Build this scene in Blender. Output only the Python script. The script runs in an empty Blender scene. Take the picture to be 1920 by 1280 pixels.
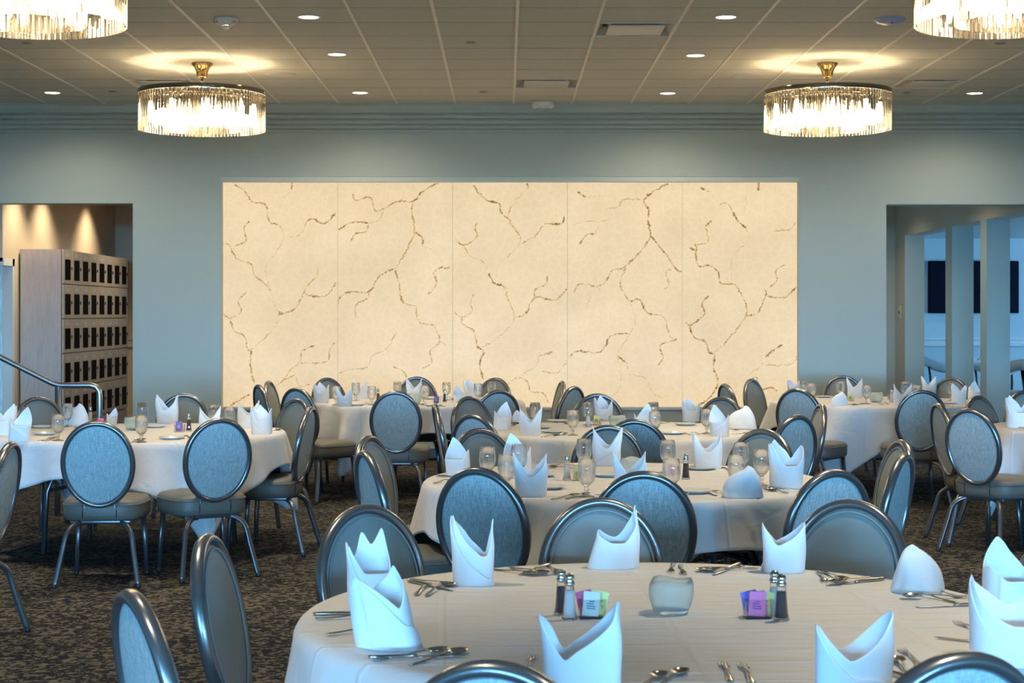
import bpy, bmesh, math, random
from mathutils import Vector, Matrix
PI = math.pi
sc = bpy.context.scene
COL = sc.collection
random.seed(7)
F = 3139.0; CX = 947.0; CY = 588.0; CH = 1.54      # focal length (px), vanishing point, eye height
def at(px, py, z=0.7625):                            # point on the horizontal plane z
    Y = F*(CH-z)/(py-CY); return Vector(((px-CX)/F*Y, Y, z))
def atc(px, py, h=2.2):                              # point on the ceiling
    Y = F*h/(CY-py); return Vector(((px-CX)/F*Y, Y, CH+h))
CEIL = CH+2.2
WY = 17.66                                           # far wall plane

# ------------------------------------------------------------ materials
def mat(name, col=(.5,.5,.5), rough=.5, metal=0, spec=.5, **kw):
    m = bpy.data.materials.new(name); m.use_nodes = True
    b = m.node_tree.nodes['Principled BSDF']
    b.inputs['Base Color'].default_value = (*col, 1)
    b.inputs['Roughness'].default_value = rough
    b.inputs['Metallic'].default_value = metal
    b.inputs['Specular IOR Level'].default_value = spec
    for k, v in kw.items(): b.inputs[k.replace('_', ' ')].default_value = v
    return m
def nd(m, t, **kw):
    n = m.node_tree.nodes.new(t)
    for k, v in kw.items():
        if k in n.inputs.keys(): n.inputs[k].default_value = v
        else: setattr(n, k, v)
    return n
def lk(m, a, b): m.node_tree.links.new(a, b)
def coords(m, kind='Object', scale=(1,1,1)):
    tc = nd(m, 'ShaderNodeTexCoord'); mp = nd(m, 'ShaderNodeMapping')
    mp.inputs['Scale'].default_value = scale
    lk(m, tc.outputs[kind], mp.inputs['Vector']); return mp.outputs['Vector']
def ramp(m, fac, stops, interp='LINEAR'):
    r = nd(m, 'ShaderNodeValToRGB'); r.color_ramp.interpolation = interp
    e = r.color_ramp.elements
    while len(e) < len(stops): e.new(.5)
    for i, (p, c) in enumerate(stops):
        e[i].position = p; e[i].color = (*c, 1)
    lk(m, fac, r.inputs['Fac']); return r.outputs['Color']
def noise(m, vec, scale, detail=3, rough=.5, dist=0):
    n = nd(m, 'ShaderNodeTexNoise'); n.inputs['Scale'].default_value = scale
    n.inputs['Detail'].default_value = detail; n.inputs['Roughness'].default_value = rough
    n.inputs['Distortion'].default_value = dist
    lk(m, vec, n.inputs['Vector']); return n.outputs['Fac']
def bump(m, fac, strength=.2, dist=.01):
    b = nd(m, 'ShaderNodeBump'); b.inputs['Strength'].default_value = strength; b.inputs['Distance'].default_value = dist
    lk(m, fac, b.inputs['Height']); lk(m, b.outputs['Normal'], m.node_tree.nodes['Principled BSDF'].inputs['Normal'])
def base(m, colsock): lk(m, colsock, m.node_tree.nodes['Principled BSDF'].inputs['Base Color'])
def emis(name, col, s):
    m = bpy.data.materials.new(name); m.use_nodes = True; t = m.node_tree; t.nodes.remove(t.nodes['Principled BSDF'])
    e = t.nodes.new('ShaderNodeEmission'); e.inputs[0].default_value = (*col, 1); e.inputs[1].default_value = s
    t.links.new(e.outputs[0], t.nodes['Material Output'].inputs[0]); return m

M = {}
M['wall'] = mat('wall_paint', (.42,.487,.45), .65)
bump(M['wall'], noise(M['wall'], coords(M['wall']), 90, 2), .03, .002)
M['tan'] = mat('tan_paint', (.56,.49,.38), .7)
M['beyond'] = mat('beyond_wall_paint', (.48,.55,.56), .65)
M['white_trim'] = mat('painted_trim', (.6,.62,.6), .45)
m = M['ceiling'] = mat('ceiling_tile', (.60,.58,.51), .85, 0, .2)
v = coords(m); f = noise(m, v, 160, 2, .6); base(m, ramp(m, f, [(.3,(.57,.555,.485)),(.7,(.64,.62,.545))])); bump(m, f, .12, .002)
M['tbar'] = mat('ceiling_grid_bar', (.80,.75,.66), .5)
M['seam'] = mat('ceiling_seam', (.34,.315,.28), .8)
m = M['carpet'] = mat('patterned_carpet', (.05,.05,.05), .95, 0, .15)
v = coords(m)
n1 = noise(m, v, 26, 3.5, .62, .9); n2 = noise(m, v, 4, 2)
mx = nd(m, 'ShaderNodeMath', operation='MULTIPLY_ADD'); lk(m, n2, mx.inputs[0]); mx.inputs[1].default_value = .22; lk(m, n1, mx.inputs[2])
c = ramp(m, mx.outputs[0], [(.585,(.010,.012,.018)),(.618,(.018,.020,.026)),(.645,(.115,.104,.080)),(1,(.17,.152,.115))])
base(m, c)
rib = noise(m, coords(m, 'Object', (60,320,60)), 1.0, 2); bump(m, rib, .5, .004)
m = M['cloth'] = mat('tablecloth_linen', (.70,.70,.71), .8, 0, .25, Sheen_Weight=.15)
v = coords(m)
sx = nd(m, 'ShaderNodeSeparateXYZ'); lk(m, v, sx.inputs[0])
def creases(m, sock, pitch):
    a = nd(m, 'ShaderNodeMath', operation='PINGPONG'); lk(m, sock, a.inputs[0]); a.inputs[1].default_value = pitch/2
    b = nd(m, 'ShaderNodeMapRange'); lk(m, a.outputs[0], b.inputs[0]); b.inputs[1].default_value = 0; b.inputs[2].default_value = .012
    b.inputs[3].default_value = 1; b.inputs[4].default_value = 0; b.interpolation_type = 'SMOOTHSTEP'; return b.outputs[0]
ca = creases(m, sx.outputs[0], .57); cb = creases(m, sx.outputs[1], .19)
ad = nd(m, 'ShaderNodeMath', operation='ADD'); lk(m, ca, ad.inputs[0]); lk(m, cb, ad.inputs[1])
n = noise(m, coords(m, 'Object', (1,2.5,2)), 5, 2, .5, .6)
ad2 = nd(m, 'ShaderNodeMath', operation='MULTIPLY_ADD'); lk(m, n, ad2.inputs[0]); ad2.inputs[1].default_value = 3.0; lk(m, ad.outputs[0], ad2.inputs[2])
bump(m, ad2.outputs[0], .55, .004)
m = M['napkin'] = mat('napkin_linen', (.86,.87,.89), .8, 0, .2, Sheen_Weight=.2)
bump(m, noise(m, coords(m), 22, 2, .5, .4), .35, .006)
m = M['vinyl'] = mat('taupe_vinyl', (.205,.235,.23), .52, 0, .95)
bump(m, noise(m, coords(m), 220, 2), .08, .001)
M['seat_vinyl'] = mat('seat_vinyl', (.15,.145,.125), .48, 0, .5)  # the backrest's vinyl, with shade put into a darker colour for seats
m = M['fabric'] = mat('woven_back_fabric', (.33,.34,.35), .8, 0, .3)
n = noise(m, coords(m, 'Object', (430,30,36)), 1, 2.5, .6); n2 = noise(m, coords(m, 'Object', (60,30,300)), 1, 1.5)
a = nd(m, 'ShaderNodeMath', operation='MULTIPLY_ADD'); lk(m, n2, a.inputs[0]); a.inputs[1].default_value = .35; lk(m, n, a.inputs[2])
base(m, ramp(m, a.outputs[0], [(.40,(.20,.24,.25)),(.6,(.34,.40,.41)),(.85,(.52,.60,.61))])); bump(m, a.outputs[0], .5, .0015)
M['frame'] = mat('pewter_painted_steel', (.25,.26,.27), .26, .85)
M['leg'] = mat('pewter_leg_steel', (.17,.175,.185), .32, .8)
M['rubber'] = mat('black_glide', (.015,.015,.017), .4)
M['chrome'] = mat('polished_chrome', (.62,.6,.56), .1, 1)
M['steel'] = mat('stainless_cutlery', (.55,.52,.48), .14, 1)
M['brushed'] = mat('brushed_stainless_rail', (.42,.44,.46), .3, .95)
M['alu'] = mat('aluminium_trim', (.50,.55,.50), .55, .25)
M['nickel'] = mat('dark_nickel', (.34,.30,.24), .12, 1)
M['brass'] = mat('antique_brass', (.42,.30,.13), .14, 1)
M['plate'] = mat('white_china', (.72,.76,.78), .12, 0, .6)
m = M['glass'] = mat('clear_glass', (.97,.98,.98), .01, 0, .5, Transmission_Weight=1.0, IOR=1.45)
def thin_glass(name, tcol, gfac, rough, gcol=(1,1,1)):
    m = bpy.data.materials.new(name); m.use_nodes = True; t = m.node_tree; t.nodes.remove(t.nodes['Principled BSDF'])
    tr = t.nodes.new('ShaderNodeBsdfTransparent'); tr.inputs[0].default_value = (*tcol, 1)
    gl = t.nodes.new('ShaderNodeBsdfGlossy'); gl.inputs['Roughness'].default_value = rough; gl.inputs[0].default_value = (*gcol, 1)
    lw = t.nodes.new('ShaderNodeLayerWeight'); lw.inputs[0].default_value = gfac
    mix = t.nodes.new('ShaderNodeMixShader'); t.links.new(lw.outputs['Fresnel'], mix.inputs[0])
    t.links.new(tr.outputs[0], mix.inputs[1]); t.links.new(gl.outputs[0], mix.inputs[2])
    t.links.new(mix.outputs[0], t.nodes['Material Output'].inputs[0]); return m
M['goblet'] = None
m = M['crystal'] = bpy.data.materials.new('cut_crystal'); m.use_nodes = True; t = m.node_tree; t.nodes.remove(t.nodes['Principled BSDF'])
tr = t.nodes.new('ShaderNodeBsdfTransparent'); tr.inputs[0].default_value = (.95,.92,.86,1)
gs = t.nodes.new('ShaderNodeBsdfGlass'); gs.inputs['IOR'].default_value = 1.5; gs.inputs['Roughness'].default_value = .02; gs.inputs[0].default_value = (1,.98,.94,1)
mx = t.nodes.new('ShaderNodeMixShader'); mx.inputs[0].default_value = .78
t.links.new(tr.outputs[0], mx.inputs[1]); t.links.new(gs.outputs[0], mx.inputs[2]); t.links.new(mx.outputs[0], t.nodes['Material Output'].inputs[0])
def mixglass(name, tcol, fac, ior, rough, gcol):
    m = bpy.data.materials.new(name); m.use_nodes = True; t = m.node_tree; t.nodes.remove(t.nodes['Principled BSDF'])
    tr = t.nodes.new('ShaderNodeBsdfTransparent'); tr.inputs[0].default_value = (*tcol,1)
    gs = t.nodes.new('ShaderNodeBsdfGlass'); gs.inputs['IOR'].default_value = ior; gs.inputs['Roughness'].default_value = rough; gs.inputs[0].default_value = (*gcol,1)
    mx = t.nodes.new('ShaderNodeMixShader'); mx.inputs[0].default_value = fac
    t.links.new(tr.outputs[0], mx.inputs[1]); t.links.new(gs.outputs[0], mx.inputs[2]); t.links.new(mx.outputs[0], t.nodes['Material Output'].inputs[0]); return m
M['goblet'] = mixglass('clear_goblet_glass', (.97,.98,.98), .62, 1.45, 0, (1,1,1))
M['frost'] = mat('frosted_glass', (.86,.95,.95), .28, 0, .5, Transmission_Weight=.88, IOR=1.15)
M['salt'] = mat('salt', (.85,.85,.86), .8)
M['pepper'] = mat('ground_pepper', (.09,.065,.06), .8)
M['pk_yellow'] = mat('pale_yellow_paper', (.88,.84,.32), .6)
M['pk_white'] = mat('white_paper', (.82,.84,.82), .6)
M['pk_pink'] = mat('pink_paper', (.90,.20,.42), .6)
M['pk_blue'] = mat('violet_blue_paper', (.20,.16,.55), .6)
M['ink'] = mat('printed_ink', (.10,.28,.34), .6)
M['ink_purple'] = mat('purple_ink', (.30,.05,.42), .6)
m = M['wood'] = mat('limed_oak', (.48,.40,.32), .5)
n = noise(m, coords(m, 'Object', (14,14,1.2)), 3, 4, .6, 1.2); base(m, ramp(m, n, [(.3,(.40,.34,.285)),(.7,(.50,.43,.365))]))
m = M['wood_side'] = mat('pale_oak_panel', (.4,.36,.34), .5)
n = noise(m, coords(m, 'Object', (14,14,1.2)), 3, 4, .6, 1.2); base(m, ramp(m, n, [(.3,(.38,.31,.275)),(.7,(.47,.39,.345))]))
M['black'] = mat('black_mesh', (.004,.004,.005), .6, 0, .05)
M['screen'] = mat('television_screen', (.003,.003,.012), .3, 0, .1)
M['darkwood'] = mat('espresso_wood', (.018,.012,.01), .3)
M['leather'] = mat('grey_leather', (.50,.52,.50), .45)
M['white_plastic'] = mat('white_plastic', (.74,.73,.70), .4)
M['blue_plastic'] = mat('pale_blue_plastic', (.40,.43,.60), .35)
M['red'] = mat('red_print', (.55,.02,.02), .5)
M['ivory'] = mat('ivory_plastic', (.68,.60,.42), .4)
M['vent_dark'] = mat('vent_shadow_metal', (.02,.02,.018), .6)  # near-black metal of the vent throats and locker locks
M['vent'] = mat('vent_paint', (.62,.58,.50), .4)
M['ground'] = mat('outside_lawn', (.06,.075,.03), .9)
M['lamp'] = emis('downlight_lens', (1,.86,.66), 14)
M['bulb'] = emis('warm_bulb', (1,.84,.60), 42)

# backlit stone
m = M['stone'] = bpy.data.materials.new('backlit_onyx'); m.use_nodes = True; t = m.node_tree
b = t.nodes['Principled BSDF']; b.inputs['Roughness'].default_value = .35; b.inputs['Base Color'].default_value = (.08,.07,.05,1); b.inputs['Specular IOR Level'].default_value = .1
v = coords(m, 'Object'); vo = nd(m, 'ShaderNodeTexVoronoi', feature='DISTANCE_TO_EDGE'); vo.inputs['Scale'].default_value = 13
nz = nd(m, 'ShaderNodeTexNoise'); nz.inputs['Scale'].default_value = 6; lk(m, v, nz.inputs['Vector'])
mxv = nd(m, 'ShaderNodeMix', data_type='VECTOR'); mxv.inputs[0].default_value = .12; lk(m, v, mxv.inputs[4]); lk(m, nz.outputs['Color'], mxv.inputs[5]); lk(m, mxv.outputs[1], vo.inputs['Vector'])
c1 = ramp(m, vo.outputs['Distance'], [(0,(.85,.68,.445)),(.10,(.81,.64,.405)),(1,(.795,.62,.385))])
big = noise(m, v, 1.6, 3); c2 = ramp(m, big, [(.3,(.93,.90,.86)),(.7,(1.04,1.03,1.02))])
mu = nd(m, 'ShaderNodeMix', data_type='RGBA', blend_type='MULTIPLY'); mu.inputs[0].default_value = 1; lk(m, c1, mu.inputs[6]); lk(m, c2, mu.inputs[7])
lk(m, mu.outputs[2], b.inputs['Emission Color']); b.inputs['Emission Strength'].default_value = 1.0
# vein: same stone, darker, by the stored density of the mineral
m = M['vein'] = bpy.data.materials.new('onyx_vein'); m.use_nodes = True; t = m.node_tree
b = t.nodes['Principled BSDF']; b.inputs['Roughness'].default_value = .35; b.inputs['Base Color'].default_value = (.06,.05,.03,1); b.inputs['Specular IOR Level'].default_value = .1
at_ = nd(m, 'ShaderNodeAttribute', attribute_name='vein_amount'); nn = noise(m, coords(m), 55, 3, .7)
r = nd(m, 'ShaderNodeMapRange'); r.inputs[1].default_value = .40; r.inputs[2].default_value = .56; r.inputs[3].default_value = .15; r.inputs[4].default_value = 1.0; lk(m, nn, r.inputs[0])
mm = nd(m, 'ShaderNodeMath', operation='MULTIPLY'); lk(m, at_.outputs['Fac'], mm.inputs[0]); lk(m, r.outputs[0], mm.inputs[1])
vc = ramp(m, mm.outputs[0], [(0,(.81,.64,.40)),(.35,(.60,.38,.14)),(.7,(.30,.15,.035)),(1,(.10,.045,.012))])
lk(m, vc, b.inputs['Emission Color']); b.inputs['Emission Strength'].default_value = 1.0
tb = nd(m, 'ShaderNodeBsdfTransparent'); ms = nd(m, 'ShaderNodeMixShader')
r2 = nd(m, 'ShaderNodeMapRange'); r2.inputs[1].default_value = .05; r2.inputs[2].default_value = .35; lk(m, mm.outputs[0], r2.inputs[0])
lk(m, r2.outputs[0], ms.inputs[0]); lk(m, tb.outputs[0], ms.inputs[1]); lk(m, b.outputs[0], ms.inputs[2]); lk(m, ms.outputs[0], t.nodes['Material Output'].inputs[0])

# ------------------------------------------------------------ helpers
def obj(name, bm, m, parent=None, smooth=True, angle=None):
    me = bpy.data.meshes.new(name); bm.normal_update(); bm.to_mesh(me); bm.free()
    for x in (m if isinstance(m, (list, tuple)) else [m]): me.materials.append(x)
    if smooth: me.polygons.foreach_set('use_smooth', [True]*len(me.polygons))
    if smooth and angle is not None:
        try: me.set_sharp_from_angle(angle=angle)
        except Exception: pass
    o = bpy.data.objects.new(name, me); COL.objects.link(o)
    if parent: o.parent = parent
    return o
def tag(o, label, cat, group=None, kind=None):
    o['label'] = label
    if cat: o['category'] = cat
    if group: o['group'] = group
    if kind: o['kind'] = kind
    return o
def struct(o, label=None):
    o['kind'] = 'structure'
    if label: o['label'] = label
    return o
def thing(name, label, cat, loc=(0,0,0), rz=0, group=None):
    o = bpy.data.objects.new(name, None); COL.objects.link(o); o.location = loc; o.rotation_euler = (0,0,rz)
    o.empty_display_size = .05
    return tag(o, label, cat, group)
def kids(o): return [c for c in bpy.data.objects if c.parent == o]
def tree(o): return (o, [tree(c) for c in kids(o)])
def dup_tree(t, parent=None):
    c = t[0].copy(); COL.objects.link(c); c.parent = parent
    for k in t[1]: dup_tree(k, c)
    return c
class Kind:                                             # first placement uses the prototype itself
    def __init__(s, root): s.t = tree(root); s.root = root; s.used = False
    def place(s, loc, rz, label, group=None, rot=None, scale=None):
        o = dup_tree(s.t) if s.used else s.root
        s.used = True
        o.location = loc; o.rotation_euler = rot if rot else (0,0,rz)
        if scale: o.scale = scale
        o['label'] = label
        if group: o['group'] = group
        return o
def box(bm, x0, x1, y0, y1, z0, z1, mi=0):
    vs = [bm.verts.new(p) for p in ((x0,y0,z0),(x1,y0,z0),(x1,y1,z0),(x0,y1,z0),(x0,y0,z1),(x1,y0,z1),(x1,y1,z1),(x0,y1,z1))]
    for f in ((3,2,1,0),(4,5,6,7),(0,1,5,4),(1,2,6,5),(2,3,7,6),(3,0,4,7)):
        bm.faces.new([vs[i] for i in f]).material_index = mi
    return vs
def bbox(*a, bev=.004, seg=2):
    bm = bmesh.new(); box(bm, *a)
    if bev: bmesh.ops.bevel(bm, geom=bm.edges[:], offset=bev, segments=seg, affect='EDGES', profile=.6)
    return bm
def lathe(prof, n=32, bm=None, cx=0, cy=0, close=False):
    bm = bm or bmesh.new(); rings = []
    for r, z in prof:
        if r < 1e-6: rings.append([bm.verts.new((cx,cy,z))])
        else: rings.append([bm.verts.new((cx+r*math.cos(2*PI*i/n), cy+r*math.sin(2*PI*i/n), z)) for i in range(n)])
    prs = list(zip(rings, rings[1:]))
    if close: prs.append((rings[-1], rings[0]))
    for A, B in prs:
        for i in range(n):
            j = (i+1) % n
            if len(A) == 1 and len(B) == 1: continue
            if len(A) == 1: bm.faces.new((A[0], B[j], B[i]))
            elif len(B) == 1: bm.faces.new((A[i], A[j], B[0]))
            else: bm.faces.new((A[i], A[j], B[j], B[i]))
    bmesh.ops.recalc_face_normals(bm, faces=bm.faces[:]); return bm
def catmull(P, n=6, closed=False):
    P = [Vector(p) for p in P]; out = []
    N = len(P); rng = range(N if closed else N-1)
    for i in rng:
        if closed: a, b, c, d = P[i-1], P[i], P[(i+1) % N], P[(i+2) % N]
        else: a, b, c, d = P[max(i-1,0)], P[i], P[i+1], P[min(i+2,N-1)]
        for k in range(n):
            t = k/n
            out.append(.5*((2*b)+(-a+c)*t+(2*a-5*b+4*c-d)*t*t+(-a+3*b-3*c+d)*t**3))
    if not closed: out.append(P[-1])
    return out
def sweep(path, rad, n=10, bm=None, closed=False, ry=None, up=Vector((0,0,1)), square=False, caps=True):
    """tube along path; rad float or list; ry = second semi-axis; square = rounded square section"""
    bm = bm or bmesh.new(); path = [Vector(p) for p in path]; N = len(path); rings = []
    for i, p in enumerate(path):
        if closed: t = path[(i+1) % N]-path[i-1]
        else: t = path[min(i+1,N-1)]-path[max(i-1,0)]
        t.normalize(); s = t.cross(up)
        if s.length < 1e-4: s = t.cross(Vector((0,1,0)))
        s.normalize(); u = s.cross(t).normalized()
        r = rad[i] if isinstance(rad, (list,tuple)) else rad
        q = (ry[i] if isinstance(ry,(list,tuple)) else ry) if ry is not None else r
        ring = []
        for k in range(n):
            a = 2*PI*k/n + (PI/n if square else 0); ca, sa = math.cos(a), math.sin(a)
            if square:
                e = .35; ca = math.copysign(abs(ca)**e, ca); sa = math.copysign(abs(sa)**e, sa)
            ring.append(bm.verts.new(p+s*(r*ca)+u*(q*sa)))
        rings.append(ring)
    for i in range(N if closed else N-1):
        A, B = rings[i], rings[(i+1) % N]
        for k in range(n): bm.faces.new((A[k], A[(k+1)%n], B[(k+1)%n], B[k]))
    if caps and not closed:
        bm.faces.new(rings[0][::-1]); bm.faces.new(rings[-1])
    bmesh.ops.recalc_face_normals(bm, faces=bm.faces[:]); return bm
def text_part(body, size, m, parent, loc, rot, name='lettering'):
    cu = bpy.data.curves.new(name, 'FONT'); cu.body = body; cu.size = size; cu.extrude = .0004; cu.align_x = 'CENTER'; cu.align_y = 'CENTER'
    tmp = bpy.data.objects.new('tmp', cu); COL.objects.link(tmp)
    me = bpy.data.meshes.new_from_object(tmp); bpy.data.objects.remove(tmp); bpy.data.curves.remove(cu)
    me.materials.clear(); me.materials.append(m)
    o = bpy.data.objects.new(name, me); COL.objects.link(o); o.parent = parent; o.location = loc; o.rotation_euler = rot
    return o

# ------------------------------------------------------------ room shell
XL, XR, YB = -7.6, 8.2, -20.0
bm = bmesh.new(); box(bm, -14, 16, YB-.2, 30, -.12, 0); struct(obj('floor', bm, M['carpet'], smooth=False), 'dark carpet with scattered tan flecks')
bm = bmesh.new(); box(bm, XL-.2, XR+.2, YB-.2, WY+.2, CEIL, CEIL+.1); ceil = struct(obj('ceiling', bm, M['ceiling'], smooth=False), 'suspended ceiling of wide beige tiles')
bm = bmesh.new()
k = -13
while .09+.61*k < XR:
    x = .09+.61*k
    if x > XL: box(bm, x-.0115, x+.0115, YB, 17.5, CEIL-.005, CEIL+.001)
    k += 1
g = obj('grid_bar', bm, M['tbar'], ceil, False)
bm = bmesh.new(); y = 17.53-.61
while y > YB:
    box(bm, XL, XR, y-.004, y+.004, CEIL-.0015, CEIL+.001); y -= .61
obj('tile_seam', bm, M['seam'], ceil, False)
# far wall with two openings and the recess for the glowing panel
WT = .26
bm = bmesh.new()
box(bm, XL, -6.1, WY, WY+WT, 0, CEIL)
box(bm, -6.1, -3.927, WY, WY+WT, 2.705, CEIL)
box(bm, -3.927, -3.0, WY, WY+WT, 0, CEIL)
box(bm, -3.0, 3.105, WY, WY+WT, 0, .53)
box(bm, -3.0, 3.105, WY, WY+WT, 2.986, CEIL)
box(bm, -3.0, 3.105, WY+.10, WY+WT, .53, 2.986)
box(bm, 3.105, 4.022, WY, WY+WT, 0, CEIL)
box(bm, 4.022, 7.2, WY, WY+WT, 2.693, CEIL)
box(bm, 7.2, XR, WY, WY+WT, 0, CEIL)
struct(obj('wall_far', bm, M['wall'], smooth=False), 'grey green wall with glowing stone recess and two openings')
SW = [(-18.2,-15.4),(-14.8,-12.0),(-11.4,-8.6)]
SZ0, SZ1 = .62, 2.60
for nm, xa, xb in (('wall_left', XL-.15, XL), ('wall_right', XR, XR+.15)):
    bm = bmesh.new(); ys = [YB]+[y for w in SW for y in w]+[WY]
    for i in range(0, len(ys), 2): box(bm, xa, xb, ys[i], ys[i+1], 0, CEIL)
    for a, b in SW: box(bm, xa, xb, a, b, 0, SZ0); box(bm, xa, xb, a, b, SZ1, CEIL)
    struct(obj(nm, bm, M['wall'], smooth=False))
k = 6
for xw in (XL-.08, XR+.08):
    for a, b in SW:
        bm = bmesh.new(); e = .05
        box(bm, xw-.03, xw+.03, a, b, SZ0, SZ0+e); box(bm, xw-.03, xw+.03, a, b, SZ1-e, SZ1)
        for y in (a, a+(b-a)/3, a+2*(b-a)/3, b-e): box(bm, xw-.03, xw+.03, y, y+e, SZ0, SZ1)
        struct(obj('window_%d' % k, bm, M['white_trim'], smooth=False)); k += 1
# window wall behind the camera
wins = [(-7.2,-4.5),(-4.2,-1.5),(-1.2,1.5),(1.8,4.5),(4.8,7.5)]
WZ0, WZ1 = .62, 2.60
bm = bmesh.new()
box(bm, XL, XR, YB-.15, YB, 0, WZ0); box(bm, XL, XR, YB-.15, YB, WZ1, CEIL)
xs = [XL]+[x for w in wins for x in w]+[XR]
for i in range(0, len(xs), 2): box(bm, xs[i], xs[i+1], YB-.15, YB, WZ0, WZ1)
struct(obj('wall_behind', bm, M['wall'], smooth=False))
for i, (a, b) in enumerate(wins):
    bm = bmesh.new(); e = .05
    box(bm, a, b, YB-.10, YB-.04, WZ0, WZ0+e); box(bm, a, b, YB-.10, YB-.04, WZ1-e, WZ1)
    for x in (a, a+(b-a)/3-e/2, a+2*(b-a)/3-e/2, b-e): box(bm, x, x+e, YB-.10, YB-.04, WZ0, WZ1)
    zm = WZ0+(WZ1-WZ0)*.5; box(bm, a, b, YB-.09, YB-.05, zm-.02, zm+.02)
    struct(obj('window_%d' % (i+1), bm, M['white_trim'], smooth=False))
bm = bmesh.new(); box(bm, -90, 90, YB-150, YB-.2, -.5, -.4); box(bm, -90, XL-.2, YB-.2, 10, -.5, -.4); box(bm, XR+.2, 90, YB-.2, 10, -.5, -.4); struct(obj('ground', bm, M['ground'], smooth=False))
# crown moulding
prof = [(0,.290),(.018,.290),(.022,.280),(.022,.268),(.006,.262),(.008,.256),(.035,.250),(.040,.236),(.036,.222),(.020,.214),(.022,.208),(.055,.200),(.062,.184),(.056,.168),(.038,.160),(.040,.154),(.078,.146),(.086,.130),(.080,.114),(.060,.106),(.064,.098),(.100,.092),(.112,.078),(.118,.050),(.135,.024),(.160,.012),(.165,.010),(.165,0),(0,0)]
def extrude_x(prof, x0, x1, y, z, m, name):
    bm = bmesh.new(); A = [bm.verts.new((x0, y-p, z-q)) for p, q in prof]; B = [bm.verts.new((x1, y-p, z-q)) for p, q in prof]
    n = len(prof)
    for i in range(n): bm.faces.new((A[i], A[(i+1)%n], B[(i+1)%n], B[i]))
    bm.faces.new(A[::-1]); bm.faces.new(B); bmesh.ops.recalc_face_normals(bm, faces=bm.faces[:])
    return struct(obj(name, bm, m, smooth=False))
extrude_x(prof, XL, XR, WY, CEIL, M['wall'], 'trim_1')['label'] = 'layered crown moulding under the ceiling'
bp = [(0,.12),(.012,.12),(.018,.10),(.018,0),(0,0)]
for i, (a, b) in enumerate(((-3.927,4.022),)): extrude_x(bp, a, b, WY, .12, M['darkwood'], 'baseboard_far')
# recess trim
bm = bmesh.new(); box(bm, -3.0, 3.105, WY-.004, WY+.10, 2.932, 2.983); struct(obj('trim_2', bm, M['alu'], smooth=False), 'pale metal strip above the glowing stone')
bm = bmesh.new(); box(bm, -3.0, 3.105, WY-.02, WY+.10, .528, .553); struct(obj('trim_3', bm, M['white_trim'], smooth=False), 'pale ledge below the glowing stone')
bm = bmesh.new()
for x in (-3.0, 3.097): box(bm, x, x+.008, WY-.003, WY+.09, .553, 2.932)
struct(obj('trim_4', bm, M['wall'], smooth=False))

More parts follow.
